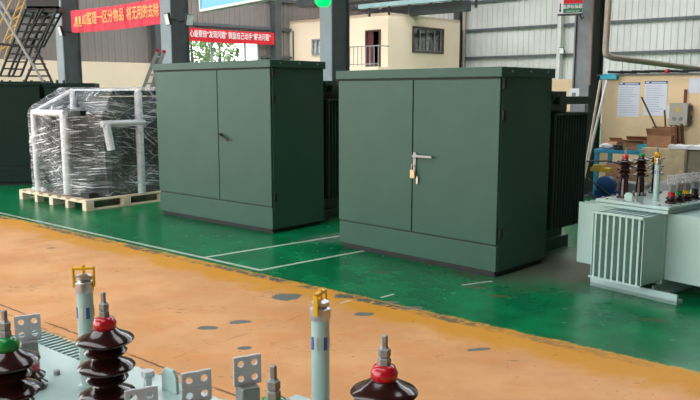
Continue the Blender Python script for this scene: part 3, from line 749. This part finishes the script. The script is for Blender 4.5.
post(.06, 1.40, -.0, 1.14); post(.06, .56, .03, 1.14, .055); post(.93, .06, -.0, 1.46, .055); post(.5, 1.05, .5, 1.47, .05)
def fbar(p, q_, r=.04): b = MB(); b.tube([p, q_], r, 10); b.build('foam_rail', 'foam', t, smooth=True)
fbar((.06, 1.40, 1.16), (.06, .52, 1.16), .045); fbar((.06, 1.40, 1.16), (.5, 1.05, 1.48), .03); fbar((.5, 1.05, 1.47), (.95, .06, 1.47), .025)
fbar((.32, .04, 1.02), (1.0, .04, 1.02), .045); fbar((.38, .03, 1.02), (.44, .03, .66), .055)
text('lettering', 'LYN', .11, 'blackmetal', t, (.62, .095, 1.35), ((1, 0, 0), (0, 0, 1)), .001)
# film hull
def hull_film(pts, cuts, amp, seed):
    bm = bmesh.new()
    for p in pts: bm.verts.new(p)
    bmesh.ops.convex_hull(bm, input=bm.verts[:])
    for v in [v for v in bm.verts if not v.link_faces]: bm.verts.remove(v)
    for f_ in [f for f in bm.faces if f.normal.z < -.7]: bm.faces.remove(f_)
    for _ in range(cuts): bmesh.ops.subdivide_edges(bm, edges=[e for e in bm.edges if e.calc_length() > .06], cuts=1, use_grid_fill=True)
    bmesh.ops.triangulate(bm, faces=bm.faces)
    bm.normal_update()
    for v in bm.verts:
        p = v.co; k = noise.noise(Vector((p.x*2+seed, p.y*2, p.z*9)))+.6*noise.noise(Vector((p.x*5, p.y*5+seed, p.z*18+p.x*6)))
        v.co = p+v.normal*amp*k
    b = MB(); b.b.free(); b.b = bm; return b.build('stretch_film', 'film', t, smooth=True)
hull_film([(-.0, .5, .03), (-.0, 1.45, .03), (-.0, .5, 1.2), (-.0, 1.45, 1.2), (.45, 1.35, 1.52), (.5, -.0, 1.5), (1.82, -.0, 1.52), (1.82, 1.3, 1.52), (1.82, 1.3, .03), (1.82, -.0, .03), (.35, -.0, .03), (.3, -.0, 1.15)], 5, .018, 3.0)

# ---------------------------------------------------------------- pale green oil transformers
def bushing(t, x, y, z, colr, s=1.0):
    b = MB()
    def shed(r, z): return [(.027, z-.010), (r*.72, z-.008), (r-.003, z-.005), (r, z), (r-.003, z+.004), (r*.75, z+.011), (r*.52, z+.019), (.028, z+.025)]
    b.lathe([(.056, 0), (.056, .012), (.038, .016), (.035, .03), (.034, .10), (.030, .14)]+shed(.066, .172)+shed(.049, .212)+shed(.066, .240)+shed(.049, .278)+shed(.066, .306)+[(.020, .336), (0, .336)], (x, y, z), 32)
    o = b.build('high_voltage_bushing', 'brown', t, smooth=True)
    b = MB(); b.lathe([(.020, .328), (.026, .334), (.027, .346), (.021, .358), (.012, .362), (0, .362)], (x, y, z), 20); b.build('cap', colr, o, smooth=True)['label'] = colr+' rubber cap'
    b = MB(); b.lathe([(.013, .36), (.013, .374), (.010, .376), (.0125, .380), (.0125, .392), (.009, .394), (.0065, .398), (.0065, .418), (.004, .42), (0, .42)], (x, y, z), 6); b.build('terminal_stud', 'zinc', o)
    for a in range(4):
        b = MB(); b.lathe([(.008, 0), (.008, .02), (0, .022)], (x+.054*cos(a*pi/2+.8), y+.054*sin(a*pi/2+.8), z+.01), 6); b.build('clamp_bolt', 'steel', o)
def lv(t, x, y, z, colr, face, s=1.0):
    b = MB(); b.lathe([(.045, 0), (.047, .012), (.036, .02), (.028, .026), (.040, .034), (.042, .042), (.028, .052), (.026, .06), (0, .06)], (x, y, z), 22)
    o = b.build('low_voltage_bushing', 'brown', t, smooth=True)
    b = MB(); b.lathe([(.027, .058), (.027, .085), (.02, .09), (0, .09)], (x, y, z), 20); b.build('ring', colr, o, smooth=True)['label'] = colr+' rubber ring'
    mm = Matrix.Translation((x, y, z)) @ Matrix.Rotation(face, 4, 'Z')
    b = MB(); b.box(-.024, .024, -.028, .028, .09, .15, mm); b.box(-.027, .027, -.02, .02, .10, .112, mm); b.build('terminal_clamp', 'zinc', o, .005)
    # flag plate with four holes
    bm = bmesh.new(); w_, h_, r, n = .036, .076, .0085, 12; z0 = .150
    def ring(cx, cz, rr): return [(cx+rr*cos(2*pi*k/n+pi/4), cz+rr*sin(2*pi*k/n+pi/4)) for k in range(n)]
    b = MB(); b.b.free(); b.b = bm
    th = .004
    for cx in (-1, 1):
        for cz in (0, 1):
            x0, x1 = (-w_, 0) if cx < 0 else (0, w_); zz0, zz1 = z0+cz*h_/2, z0+(cz+1)*h_/2
            inn = ring((x0+x1)/2, (zz0+zz1)/2, r)
            mx, mz = (x0+x1)/2, (zz0+zz1)/2; out = []
            for k in range(n):
                a = 2*pi*k/n+pi/4; c_, s_ = cos(a), sin(a); q_ = min(abs((x1-x0)/2/c_) if abs(c_) > 1e-6 else 9, abs((zz1-zz0)/2/s_) if abs(s_) > 1e-6 else 9)
                out.append((mx+c_*q_, mz+s_*q_))
            for yy in (-th, th):
                I = [bm.verts.new(mm @ Vector((p[0], yy, p[1]))) for p in inn]; O = [bm.verts.new(mm @ Vector((p[0], yy, p[1]))) for p in out]
                for k in range(n): bm.faces.new((I[k], I[(k+1) % n], O[(k+1) % n], O[k]))
                if yy < 0: IA, OA = I, O
                else:
                    for k in range(n): bm.faces.new((IA[k], IA[(k+1) % n], I[(k+1) % n], I[k])); bm.faces.new((OA[k], OA[(k+1) % n], O[(k+1) % n], O[k]))
    b.box(-.014, .014, -th, th, .12, z0+.004, mm)
    b.build('terminal_plate', 'alu', o)
def gauge(t, x, y, z, clip):
    b = MB(); b.lathe([(.034, 0), (.034, .012), (.024, .014), (.024, .30), (0, .30)], (x, y, z), 22); o = b.build('gauge_tube', 'pale', t, smooth=True)
    b = MB(); b.lathe([(.026, .295), (.027, .30), (.027, .325), (.020, .33), (.024, .334), (.024, .343), (.012, .35), (0, .35)], (x, y, z), 20); b.build('cap', 'steel', o, smooth=True)
    for k in range(8):
        a = k*2*pi/8+2.1; mm = Matrix.Translation((x, y, z)) @ Matrix.Rotation(a, 4, 'Z')
        b = MB(); b.box(.0225, .0246, -.005, .005, .218, .252, mm); b.build('sight_window', 'blueink' if k % 2 else 'steel', o)
    mm = Matrix.Translation((x, y, z)) @ Matrix.Rotation(clip, 4, 'Z')
    b = MB(); b.box(-.032, -.026, -.007, .007, .31, .37, mm); b.box(.026, .032, -.007, .007, .31, .37, mm); b.box(-.032, .032, -.007, .007, .362, .37, mm)
    b.box(-.004, .004, -.005, .005, .345, .378, mm); b.build('clip', 'yellow', o, .002)['label'] = 'yellow plastic clip'
LX, LY, LZ = .47, .32, .72
def oil_transformer(label, loc, rz, hv, lvs, gxy, gclip, face, fins, sides, shoulder=None, LY=.32):
    t = thing('oil_transformer', label, 'transformer', loc, rz, 'pale green oil transformers')
    b = MB(); b.box(-LX, LX, -LY, LY, LZ-.025, LZ); b.build('lid', 'pale', t, .004)
    b = MB(); b.box(-LX+.01, LX-.01, -LY+.01, LY-.01, LZ-.055, LZ-.03); b.build('flange', 'pale', t, .002)
    b = MB(); b.box(-LX+.05, LX-.05, -LY+.05, LY-.05, .09, LZ-.055); b.build('tank', 'pale', t, .01)
    pts = [(-LX+.07+i*(2*LX-.14)/6, q_*(LY-.025)) for q_ in (-1, 1) for i in range(7)]+[(q_*(LX-.022), -LY+.09+i*(2*LY-.18)/3) for q_ in (-1, 1) for i in range(4)]
    for (x, y) in pts: b = MB(); b.lathe([(.011, 0), (.011, .014), (0, .015)], (x, y, LZ), 6); b.build('lid_bolt', 'zinc', t)
    # end fins at -x
    y0, y1, d, n = fins
    b = MB(); pit = (y1-y0)/n
    for i in range(n):
        y = y0+pit*(i+.5)
        k_ = .45 if n > 10 else 1.0
        poly = [(-LX-d, y-.008*k_), (-LX-d, y+.008*k_), (-LX-d*.5, y+.014*k_), (-LX+.06, y+.008*k_), (-LX+.06, y-.008*k_), (-LX-d*.5, y-.014*k_)]
        b.prism(poly, .13, LZ-.065)
    b.box(-LX-d-.012, -LX-d+.005, y0-.01, y1+.01, .118, .134)
    if n < 10: b.box(-LX-d-.012, -LX-d+.005, y0-.01, y1+.01, LZ-.075, LZ-.058)
    b.build('radiator', 'pale', t)
    b = MB(); b.box(-LX-d+.012, -LX+.06, y0-.006, y0, .13, LZ-.07); b.box(-LX-d+.012, -LX+.06, y1, y1+.006, .13, LZ-.07); b.build('radiator_end_sheet', 'pale', t)
    for s, dd in sides:
        b = MB(); m_ = 9
        for i in range(m_+1):
            x = -LX+.09+i*(2*LX-.2)/m_; ya, yb = (LY-.06, LY+dd) if s > 0 else (-LY-dd, -LY+.06)
            b.box(x, x+.016, ya, yb, .13, LZ-.06)
        b.build('radiator', 'pale', t)
    if shoulder:
        sx0, sx1, sy0, sy1, zz = shoulder
        b = MB(); b.box(sx0, sx1, sy0, sy1, .12, zz); b.build('tank_shoulder', 'pale', t, .01)
    for s in (-1, 1):
        b = MB(); b.box(-LX-.02, LX+.02, s*.24-.05, s*.24+.05, 0, .02); b.box(-LX-.02, LX+.02, s*.24-.008, s*.24+.008, 0, .09); b.build('skid_rail', 'pale', t)
    b = MB(); b.box(-LX-.10, -LX-.01, -LY-(.16 if n < 10 else 0), LY-.05, .0, .03); b.box(-LX-.10, -LX-.08, -LY-(.16 if n < 10 else 0), LY-.05, .0, .08); b.build('foot_rail', 'pale', t)
    for (x, y, c) in hv: bushing(t, x, y, LZ, c)
    for (x, y, c) in lvs: lv(t, x, y, LZ, c, face)
    gauge(t, gxy[0], gxy[1], LZ, gclip)
    for (x, y) in ((-LX+.06, .06), (LX-.06, -.06)):
        b = MB(); mm = Matrix(((0, 0, 1, x), (1, 0, 0, y), (0, 1, 0, LZ), (0, 0, 0, 1)))
        b.prism([(-.035, 0), (.035, 0), (.035, .05), (.02, .07), (-.02, .07), (-.035, .05)], -.006, .006, mm); b.build('lifting_lug', 'pale', t, .003)
    b = MB(); b.lathe([(.022, 0), (.022, .015), (.012, .018), (.012, .05), (.018, .055), (.018, .07), (0, .072)], (-.36, .02, LZ), 14); b.build('filling_valve', 'steel', t, smooth=True)
    return t
HV = [(-.25, .2, 'red'), (0, .2, 'green'), (.25, .2, 'yellow')]
v = Vector((-.632, -.775, 0)).normalized(); u = Vector((.775, -.632, 0)).normalized(); rzf = atan2(v.y, v.x)
# origins such that the red bushings stand where seen
def origin(px, top_py, htip, vx, uy, bx, by):
    p = P(px, top_py, htip); return Vector((p.x, p.y, 0))-vx*bx-uy*by
O1 = v*(-.88)+u*(-1.80); O2 = v*(-1.045)+u*(-1.093)
def loc_of(O, vx, uy, px, py, h):
    q_ = P(px, py, h)-O; return (q_.x*vx.x+q_.y*vx.y, q_.x*uy.x+q_.y*uy.y)
hl = LZ+.226
g1 = loc_of(O1, v, u, 83, 265, LZ+.376); g2 = loc_of(O2, v, u, 320, 289, LZ+.376)
l1 = loc_of(O1, v, u, 27, 315, hl); l2 = [loc_of(O2, v, u, *q_, hl) for q_ in ((247, 355.5), (196, 371), (141, 388))]
def inside(g): return (max(-.44, min(.44, g[0])), max(-.30, min(.30, g[1])))
print('gauges', g1, g2, 'lv', l1, l2, 'O', O1, O2)
fc = -rzf+radians(28)
hr1 = loc_of(O1, v, u, 103, 292, LZ+.42); hg1 = loc_of(O1, v, u, 4, 310, LZ+.42)
hr2 = loc_of(O2, v, u, 384.5, 335, LZ+.42); hg2 = loc_of(O2, v, u, 273, 365, LZ+.42); print('hv', hr1, hg1, hr2, hg2)
def row(A, B, names): return [(A[0]+(B[0]-A[0])*k, A[1]+(B[1]-A[1])*k, n) for k, n in enumerate(names)]
HV1 = row(hr1, (hg1[0], .26), ('red', 'green', 'yellow')); HV1[1] = (hg1[0], hg1[1], 'green')
HV2 = row(hr2, (hg2[0], .28), ('red', 'green', 'yellow')); HV2[1] = (hg2[0], hg2[1], 'green')
oil_transformer('pale green oil transformer at the bottom left corner, with the fins showing', O1, rzf, HV1, [(l1[0], l1[1], 'red'), (l1[0]+.14, l1[1]+.01, 'green'), (l1[0]+.28, l1[1]+.01, 'yellow')],
                g1, -rzf+radians(8), fc, (-1.0, .31, .10, 42), (), (-LX-.005, LX, -1.0, -.30, LZ-.062), .35)
oil_transformer('pale green oil transformer at the bottom edge, only terminals and gauge showing', O2, rzf, HV2, [(l2[0][0], l2[0][1], 'red'), (l2[1][0], l2[1][1], 'green'), (l2[2][0], l2[2][1], 'yellow')],
                g2, -rzf+radians(70), fc, (-.3, .30, .06, 20), (), None, .345)
v3 = Vector((.78, .62, 0)).normalized(); u3 = Vector((-.62, .78, 0)).normalized(); rz3 = atan2(v3.y, v3.x)
nc = P(666, 207, LZ); O3 = Vector((nc.x+.008, nc.y-.035, 0))+v3*LX+u3*LY
print('O3', O3)
oil_transformer('whole pale green oil transformer with finned front at the right edge', O3, rz3, HV, [(-.24, -.21, 'red'), (-.12, -.21, 'green'), (0, -.21, 'yellow'), (.14, -.21, 'black')],
                (-.20, -.06), -rz3+.2, -rz3, (-.26, .17, .26, 8), ((-1, .30), (1, .22)))

# ---------------------------------------------------------------- partition, bench and things at the right
pc = Vector((colobj[3][0].x, colobj[3][0].y, 0)); rp = atan2(UR.y, UR.x)
t = thing('plywood_partition', 'tall plywood partition behind the workbench', 'partition', pc+UR*.26+inR*.0, rp)
b = MB(); b.box(0, 2.6, -.02, .0, 0, 1.84); b.build('board', 'ply', t)
b = MB(); b.box(-1.35, -.50, -.02, .0, 0, 1.80); b.build('board', 'ply', t)
b = MB(); b.box(-.1, 2.6, -.05, .03, 1.84, 1.87); b.build('top_rail', 'girtd', t)
b = MB(); b.box(1.66, 1.72, -.04, -.02, 0, 1.84); b.build('batten', 'rust', t)
b = MB()
for k in range(14): b.tube([(.05+k*.18, .0+.02*random.random(), 1.90), (.3+k*.18, .02, 1.885+.02*random.random())], .02, 6)
tc_ = b.build('cable_bundle', 'blackmetal', t)
pn = -(Vector((-sin(rp), cos(rp), 0)))      # outward (towards camera) normal
pp0 = pc+UR*.26-pn*-.02
def onp(px, py, off=.0):
    return on_wall(px, py, pc+UR*.26+pn*(.022+off), pn)
def flat(name, px0, py0, px1, py1, m, off, th, parent=None):
    a = onp(px0, py1, off); c = onp(px1, py0, off); a2 = onp(px0, py1, off)
    w_ = (Vector((c.x, c.y, 0))-Vector((a.x, a.y, 0))).length; h_ = c.z-a.z
    return a, w_, h_
def poster(px0, px1, py0, py1, label, text_=True):
    a, w_, h_ = flat('', px0, py0, px1, py1, None, 0, 0)
    t = thing('poster', label, 'poster', a, rp)
    b = MB(); b.box(0, w_, -.003, 0, 0, h_); b.build('sheet', 'paper', t)
    if text_:
        b = MB(); b.box(0, w_, -.0045, -.003, h_*.93, h_); b.build('header', 'blueink', t)
        b = MB(); b.box(w_*.30, w_*.92, -.006, -.0045, h_*.95, h_*.975); b.box(w_*.05, w_*.2, -.006, -.0045, h_*.95, h_*.985); b.build('header_print', 'lettering', t)
        b = MB(); rr = random.Random(px0)
        for k in range(12): b.box(w_*.09, w_*rr.uniform(.55, .92), -.0045, -.003, h_*(.85-.066*k), h_*(.85-.066*k)+h_*.013)
        b.build('print', 'greyink', t)
poster(617, 640.5, 82.5, 116.5, 'white printed notice with a blue header, left of the pair on the plywood')
poster(643, 668, 81, 115.5, 'white printed notice with a blue header, right of the pair, beside the switch box')
poster(688.5, 700.5, 78, 93, 'plain white sheet high on the plywood at the right edge', False)
# switch box
a, w_, h_ = flat('', 671, 103, 691, 125, None, 0, 0)
t = thing('switch_box', 'beige electrical switch box mounted on the plywood partition', 'box', a, rp)
b = MB(); b.box(0, w_, -.13, 0, 0, h_); b.build('housing', 'box', t, .008)
b = MB(); b.box(-.045, 0, -.10, -.02, h_*.3, h_*.85); b.build('side_socket', 'whitep', t, .005)
for (x, z) in ((.3, .3), (.65, .3)):
    b = MB(); b.lathe([(.028, 0), (.028, .012), (0, .014)], n=14, m=Matrix.Translation((w_*x, -.13, h_*z)) @ Matrix.Rotation(pi/2, 4, 'X')); b.build('socket', 'hose', t)
b = MB(); b.box(w_*.40, w_*.54, -.14, -.13, h_*.62, h_*.80); b.build('warning_label', 'yellow', t)
b = MB(); b.box(w_, w_+.03, -.11, -.02, h_*.1, h_*.9); b.build('breaker', 'blackmetal', t)
b = MB(); b.box(w_+.03, w_+.032, -.09, -.04, h_*.45, h_*.65); b.build('breaker_label', 'yellow', t)
b = MB(); b.tube([(w_*.7, -.06, 0), (w_*.72, -.06, -.18), (w_*.8, -.04, -.38)], .014, 8); b.tube([(0, -.06, .03), (.05, -.08, -.06), (w_*.6, -.08, -.04)], .010, 8); b.build('cable', 'blackmetal', t)
b = MB(); b.box(w_*.62, w_*.76, -.03, 0, h_, h_+.19); b.build('rust_bracket', mat('red_brown_bracket', (120, 58, 44), .7), t)
# turquoise clamp box, red cap
a = onp(601, 79.5, .05); t_ = MB(); t_.box(0, .25, -.05, .05, 0, .06); t_.prism([(.02, .06), (.23, .06), (.19, .085), (.05, .085)], -.04, .04, Matrix(((1, 0, 0, 0), (0, 0, 1, 0), (0, 1, 0, 0), (0, 0, 0, 1))))
tag(t_.build('tool_tray', 'turq', loc=a, rotz=rp, bevel=.004), 'turquoise plastic tray on the top edge of the plywood partition', 'tray')
a = onp(667, 75.5, .0); b = MB(); b.lathe([(.03, 0), (.034, .02), (.03, .055), (0, .06)], n=14); tag(b.build('cap', 'red', loc=(a.x, a.y, 1.87), smooth=True), 'small red cap on top of the plywood partition', 'cap')
# white pole
a = onp(607, 80, .30); c = onp(588.5, 158, .35); b = MB()
dd = (a-c).normalized(); kz = c.z/dd.z; cf = c-dd*kz
b.tube([cf-cf, a-cf], .021, 8); tag(b.build('leaning_pole', 'pole', loc=cf, smooth=True), 'thin white pole leaning against the plywood beside the wide column', 'pole')
a = onp(600.5, 80, .34); c = onp(592, 130, .42); dd = (a-c).normalized(); cf = c-dd*(c.z/dd.z); b = MB(); b.bar(Vector((0, 0, 0)), a-cf, .02, .03)
tag(b.build('leaning_batten', 'wood', loc=cf), 'thin wooden batten leaning left of the white pole', 'batten')
# pipe
p0 = D(609, -6, 10.8); p1 = D(605.5, 50, 10.75); p2 = D(608, 55.5, 10.75); p3 = D(612, 57.5, 10.8); p4 = D(715, 71, 12.9)
b = MB(); b.tube([p0-p1, Vector((0, 0, 0)), (p2-p1)*.6+Vector((-.01, 0, -.02)), p2-p1, p3-p1, p4-p1], .045, 10)
tag(b.build('bent_pipe', 'duct', loc=p1, smooth=True), 'beige pipe coming down and bending right above the plywood partition', 'pipe')
# column switch plate
a = D(569.5, 103, 10.9); t = thing('wall_switch', 'small white switch plate on the wide column behind the padlocked cabinet', 'switch', a, rp)
b = MB(); b.box(0, .15, -.03, 0, 0, .21); b.build('plate', 'whitep', t, .004)
b = MB(); b.box(.045, .10, -.036, -.03, .02, .15); b.build('rocker', 'hose', t)
a = D(571, 116, 10.7); b = MB(); b.box(0, .22, -.05, .05, 0, .17); tag(b.build('junction_box', 'hose', loc=a, rotz=rp, bevel=.004), 'grey box fixed low on the wide column, above the dark radiator', 'box')
# blue bench
bz = .86
c0 = P(594, 149, bz); bench = thing('workbench', 'turquoise blue steel workbench against the plywood', 'workbench', (c0.x, c0.y, 0), rp)
BL = .66
b = MB(); b.box(0, BL, 0, .55, bz-.045, bz); b.build('bench_top', 'bench', bench, .004)
for (x, y) in ((.03, .03), (.03, .5), (BL-.05, .03), (BL-.05, .5)):
    b = MB(); b.box(x-.025, x+.025, y-.02, y+.03, 0, bz-.045); b.build('leg', 'bench', bench)
b = MB(); b.box(.05, BL-.05, .04, .5, .28, .31); b.build('lower_shelf', 'bench', bench)
def bl(x, y, z=bz): r = rp; return Vector((c0.x+x*cos(r)-y*sin(r), c0.y+x*sin(r)+y*cos(r), z))
def carton(p, rz, w_, d_, h_, label, flaps=(40, 30), group=None):
    t = thing('cardboard_box', label, 'box', p, rz, group); e = .006
    b = MB(); b.box(0, w_, 0, e, 0, h_); b.box(0, w_, d_-e, d_, 0, h_); b.box(0, e, e, d_-e, 0, h_); b.box(w_-e, w_, e, d_-e, 0, h_); b.box(0, w_, 0, d_, 0, e); b.build('carton', 'card', t)
    for s, (y, sg) in enumerate(((0, -1), (d_, 1))):
        a = radians(flaps[s]); mm = Matrix.Translation((0, y, h_)) @ Matrix.Rotation(a*sg, 4, 'X')
        b = MB(); L_ = d_*.45
        if sg < 0: b.box(0, w_, -L_, 0, -e, 0, mm)
        else: b.box(0, w_, 0, L_, -e, 0, mm)
        b.build('flap', 'card', t)
    return t
G = 'open cardboard boxes by the workbench'
carton(bl(.33, .12), rp+.1, .26, .22, .12, 'open cardboard box on the blue bench top, right of its middle', (10, 150), G)
carton(bl(.04, .26), rp-.1, .18, .16, .09, 'small cardboard box with white wrapping at the left of the bench top', (-30, 140), G)
carton(bl(.12, .12, .31), rp+.02, .46, .32, .22, 'cardboard box on the shelf under the blue bench', (100, 100), G)
def sphere(b, c, r, sx=1, sy=1, sz=1, n=12, jit=0):
    m0 = Matrix.Translation(c) @ Matrix.Diagonal((sx, sy, sz, 1)); ret = bmesh.ops.create_icosphere(b.b, subdivisions=2, radius=r, matrix=m0)
    if jit:
        for v_ in ret['verts']: v_.co += Vector((random.gauss(0, jit), random.gauss(0, jit), random.gauss(0, jit)))
b = MB(); sphere(b, (0, 0, .03), .06, 1.4, 1, .6, jit=.006); tag(b.build('crumpled_wrapping', 'sack', loc=bl(.13, .09, bz+.01)), 'crumpled white wrapping on the blue bench in front of the small carton', 'wrapping')
for i, (x, lab) in enumerate(((.27, 'dark metal fitting on the bench, nearer the crumpled wrapping'), (.32, 'dark metal fitting on the bench, beside the larger open carton'))):
    b = MB(); b.lathe([(.03, 0), (.035, .02), (.02, .03), (.024, .06), (0, .065)], n=12); tag(b.build('metal_fitting', 'blackmetal', loc=bl(x, .06), smooth=True), lab, 'fitting', 'dark fittings on the bench')
a = bl(.53, .10); b = MB(); b.box(0, .12, 0, .1, 0, .07); b.box(-.005, .125, -.005, .105, .07, .08); tag(b.build('parts_bin', 'turq', loc=a, rotz=rp, bevel=.003), 'small bright blue bin at the right end of the bench top', 'bin')
# wooden crate with sheet, carton and sticks
k0 = P(642.5, 190, .45); crate_y = 9.6
a = D(641.5, 148, 8.95)
CH = a.z
rc = rp+.05; CR = Vector((a.x, a.y, 0))
t = thing('wooden_crate', 'large light chipboard crate with a weathered right section beside the bench', 'crate', CR, rc)
b = MB(); b.box(0, .50, 0, .5, .06, CH); b.build('front_panel', 'plyl', t)
b = MB(); b.box(.505, 1.35, .03, .5, .06, CH-.01); b.build('grey_panel', 'plyg', t)['label'] = 'weathered grey boards'
b = MB(); b.box(.0, 1.35, .02, .10, 0, .06); b.box(.0, 1.35, .40, .48, 0, .06); b.build('runner', 'wood', t)
b = MB(); b.box(.49, .515, -.006, .0, .06, CH); b.build('edge_batten', 'rust', t)
def cl(x, y, z): return Vector((CR.x+x*cos(rc)-y*sin(rc), CR.y+x*sin(rc)+y*cos(rc), z))
carton(cl(.0, .215, CH), rc, .28, .24, .15, 'tall open cardboard box standing on the wooden crate', (50, 120), G)
b = MB(); R = []; nx, ny = 26, 8
for i in range(nx+1):
    R.append([b.b.verts.new((i*.034, j*.026, .045+.02*noise.noise(Vector((i*.5, j*.6, 2)))+.014*noise.noise(Vector((i*1.7, j*1.3, 5))))) for j in range(ny+1)])
for i in range(nx):
    for j in range(ny): b.b.faces.new((R[i][j], R[i+1][j], R[i+1][j+1], R[i][j+1]))
ret = bmesh.ops.extrude_face_region(b.b, geom=b.b.faces[:])
for v_ in [g_ for g_ in ret['geom'] if isinstance(g_, bmesh.types.BMVert)]: v_.co.z = .004
tag(b.build('plastic_sheet', 'sack', loc=cl(.30, -.0, CH+.002), rotz=rc), 'crumpled white plastic sheet lying along the top of the wooden crate', 'sheet')
for (x0, y0, x1, y1, lab) in ((641.5, 97, 660, 128, 'long thin stick leaning left out of the dark bundle on the crate'), (664.5, 110, 665.5, 132, 'short upright red-brown stick in the bundle on the crate')):
    a = D(x0, y0, 9.3); c = D(x1+1, y1+10, 9.2); b = MB(); b.tube([Vector((0, 0, 0)), a-c], .011, 7); tag(b.build('stick', 'bark' if y0 < 100 else 'cardd', loc=c, smooth=True), lab, 'stick')
b = MB(); 
for k in range(7): b.tube([(random.uniform(-.06, .06), random.uniform(-.03, .03), 0), (random.uniform(-.09, .03), random.uniform(-.02, .04), .24+.05*random.random())], .016, 6)
tag(b.build('dark_brush_bundle', 'cardd', loc=cl(.36, .30, CH)), 'dark bundle of brushes standing on the crate beside the carton', 'brushes')
# blue machine under and in front of the bench
ms = D(590, 195, 8.7); ms.z = 0
t = thing('blue_machine', 'dark blue cable-bending machine on the floor in front of the bench', 'machine', ms, rp)
b = MB(); b.box(0, .55, 0, .45, 0, .30); b.build('base', 'blue', t, .01)
b = MB(); b.lathe([(.09, -.06), (.11, -.05), (.11, .05), (.09, .06), (0, .06)], n=24, m=Matrix.Translation((.17, .05, .52)) @ Matrix.Rotation(pi/2, 4, 'X')); b.build('drum_guard', 'blue', t, smooth=True)
b = MB(); b.box(.05, .30, .0, .12, .28, .46); b.build('drum_stand', 'blue', t)
b = MB(); b.box(.33, .41, .0, .10, .30, .58); b.build('upright', 'blue', t, .006)
b = MB(); b.box(.30, .62, .12, .30, .30, .56); b.build('motor', 'hose', t, .02)
b = MB(); b.tube([(-.05, -.02, .60), (.1, -.04, .52), (.25, -.04, .42), (.5, -.04, .43)], .012, 8); b.tube([(-.02, 0, .42), (.1, -.05, .36), (.3, -.05, .34)], .02, 8); b.tube([(-.1, .1, .78), (.15, .1, .80), (.5, .1, .74)], .010, 8); b.build('cable', 'blackmetal', t)
b = MB(); b.box(0, .24, 0, .10, 0, .05); b.box(.02, .16, .02, .08, .05, .08); tag(b.build('hand_tool', 'yellowtool', loc=ms+Vector((0.02, .10, .665)), rotz=rp, bevel=.008), 'dirty yellow hand tool lying on the blue machine', 'tool')
# tarpaulin heap behind the right transformer
hp = D(683, 200, 7.9); hp.z = 0
b = MB(); sphere(b, (0, 0, 0), 1.0, .62, .35, .72); 
for v_ in b.b.verts:
    v_.co.z = max(0, v_.co.z); v_.co += Vector((0, 0, .04*noise.noise(v_.co*4))) if v_.co.z > .01 else Vector()
tag(b.build('covered_heap', 'hose', loc=hp, rotz=rp, smooth=True), 'grey tarpaulin-covered heap behind the right transformer terminals', 'heap')
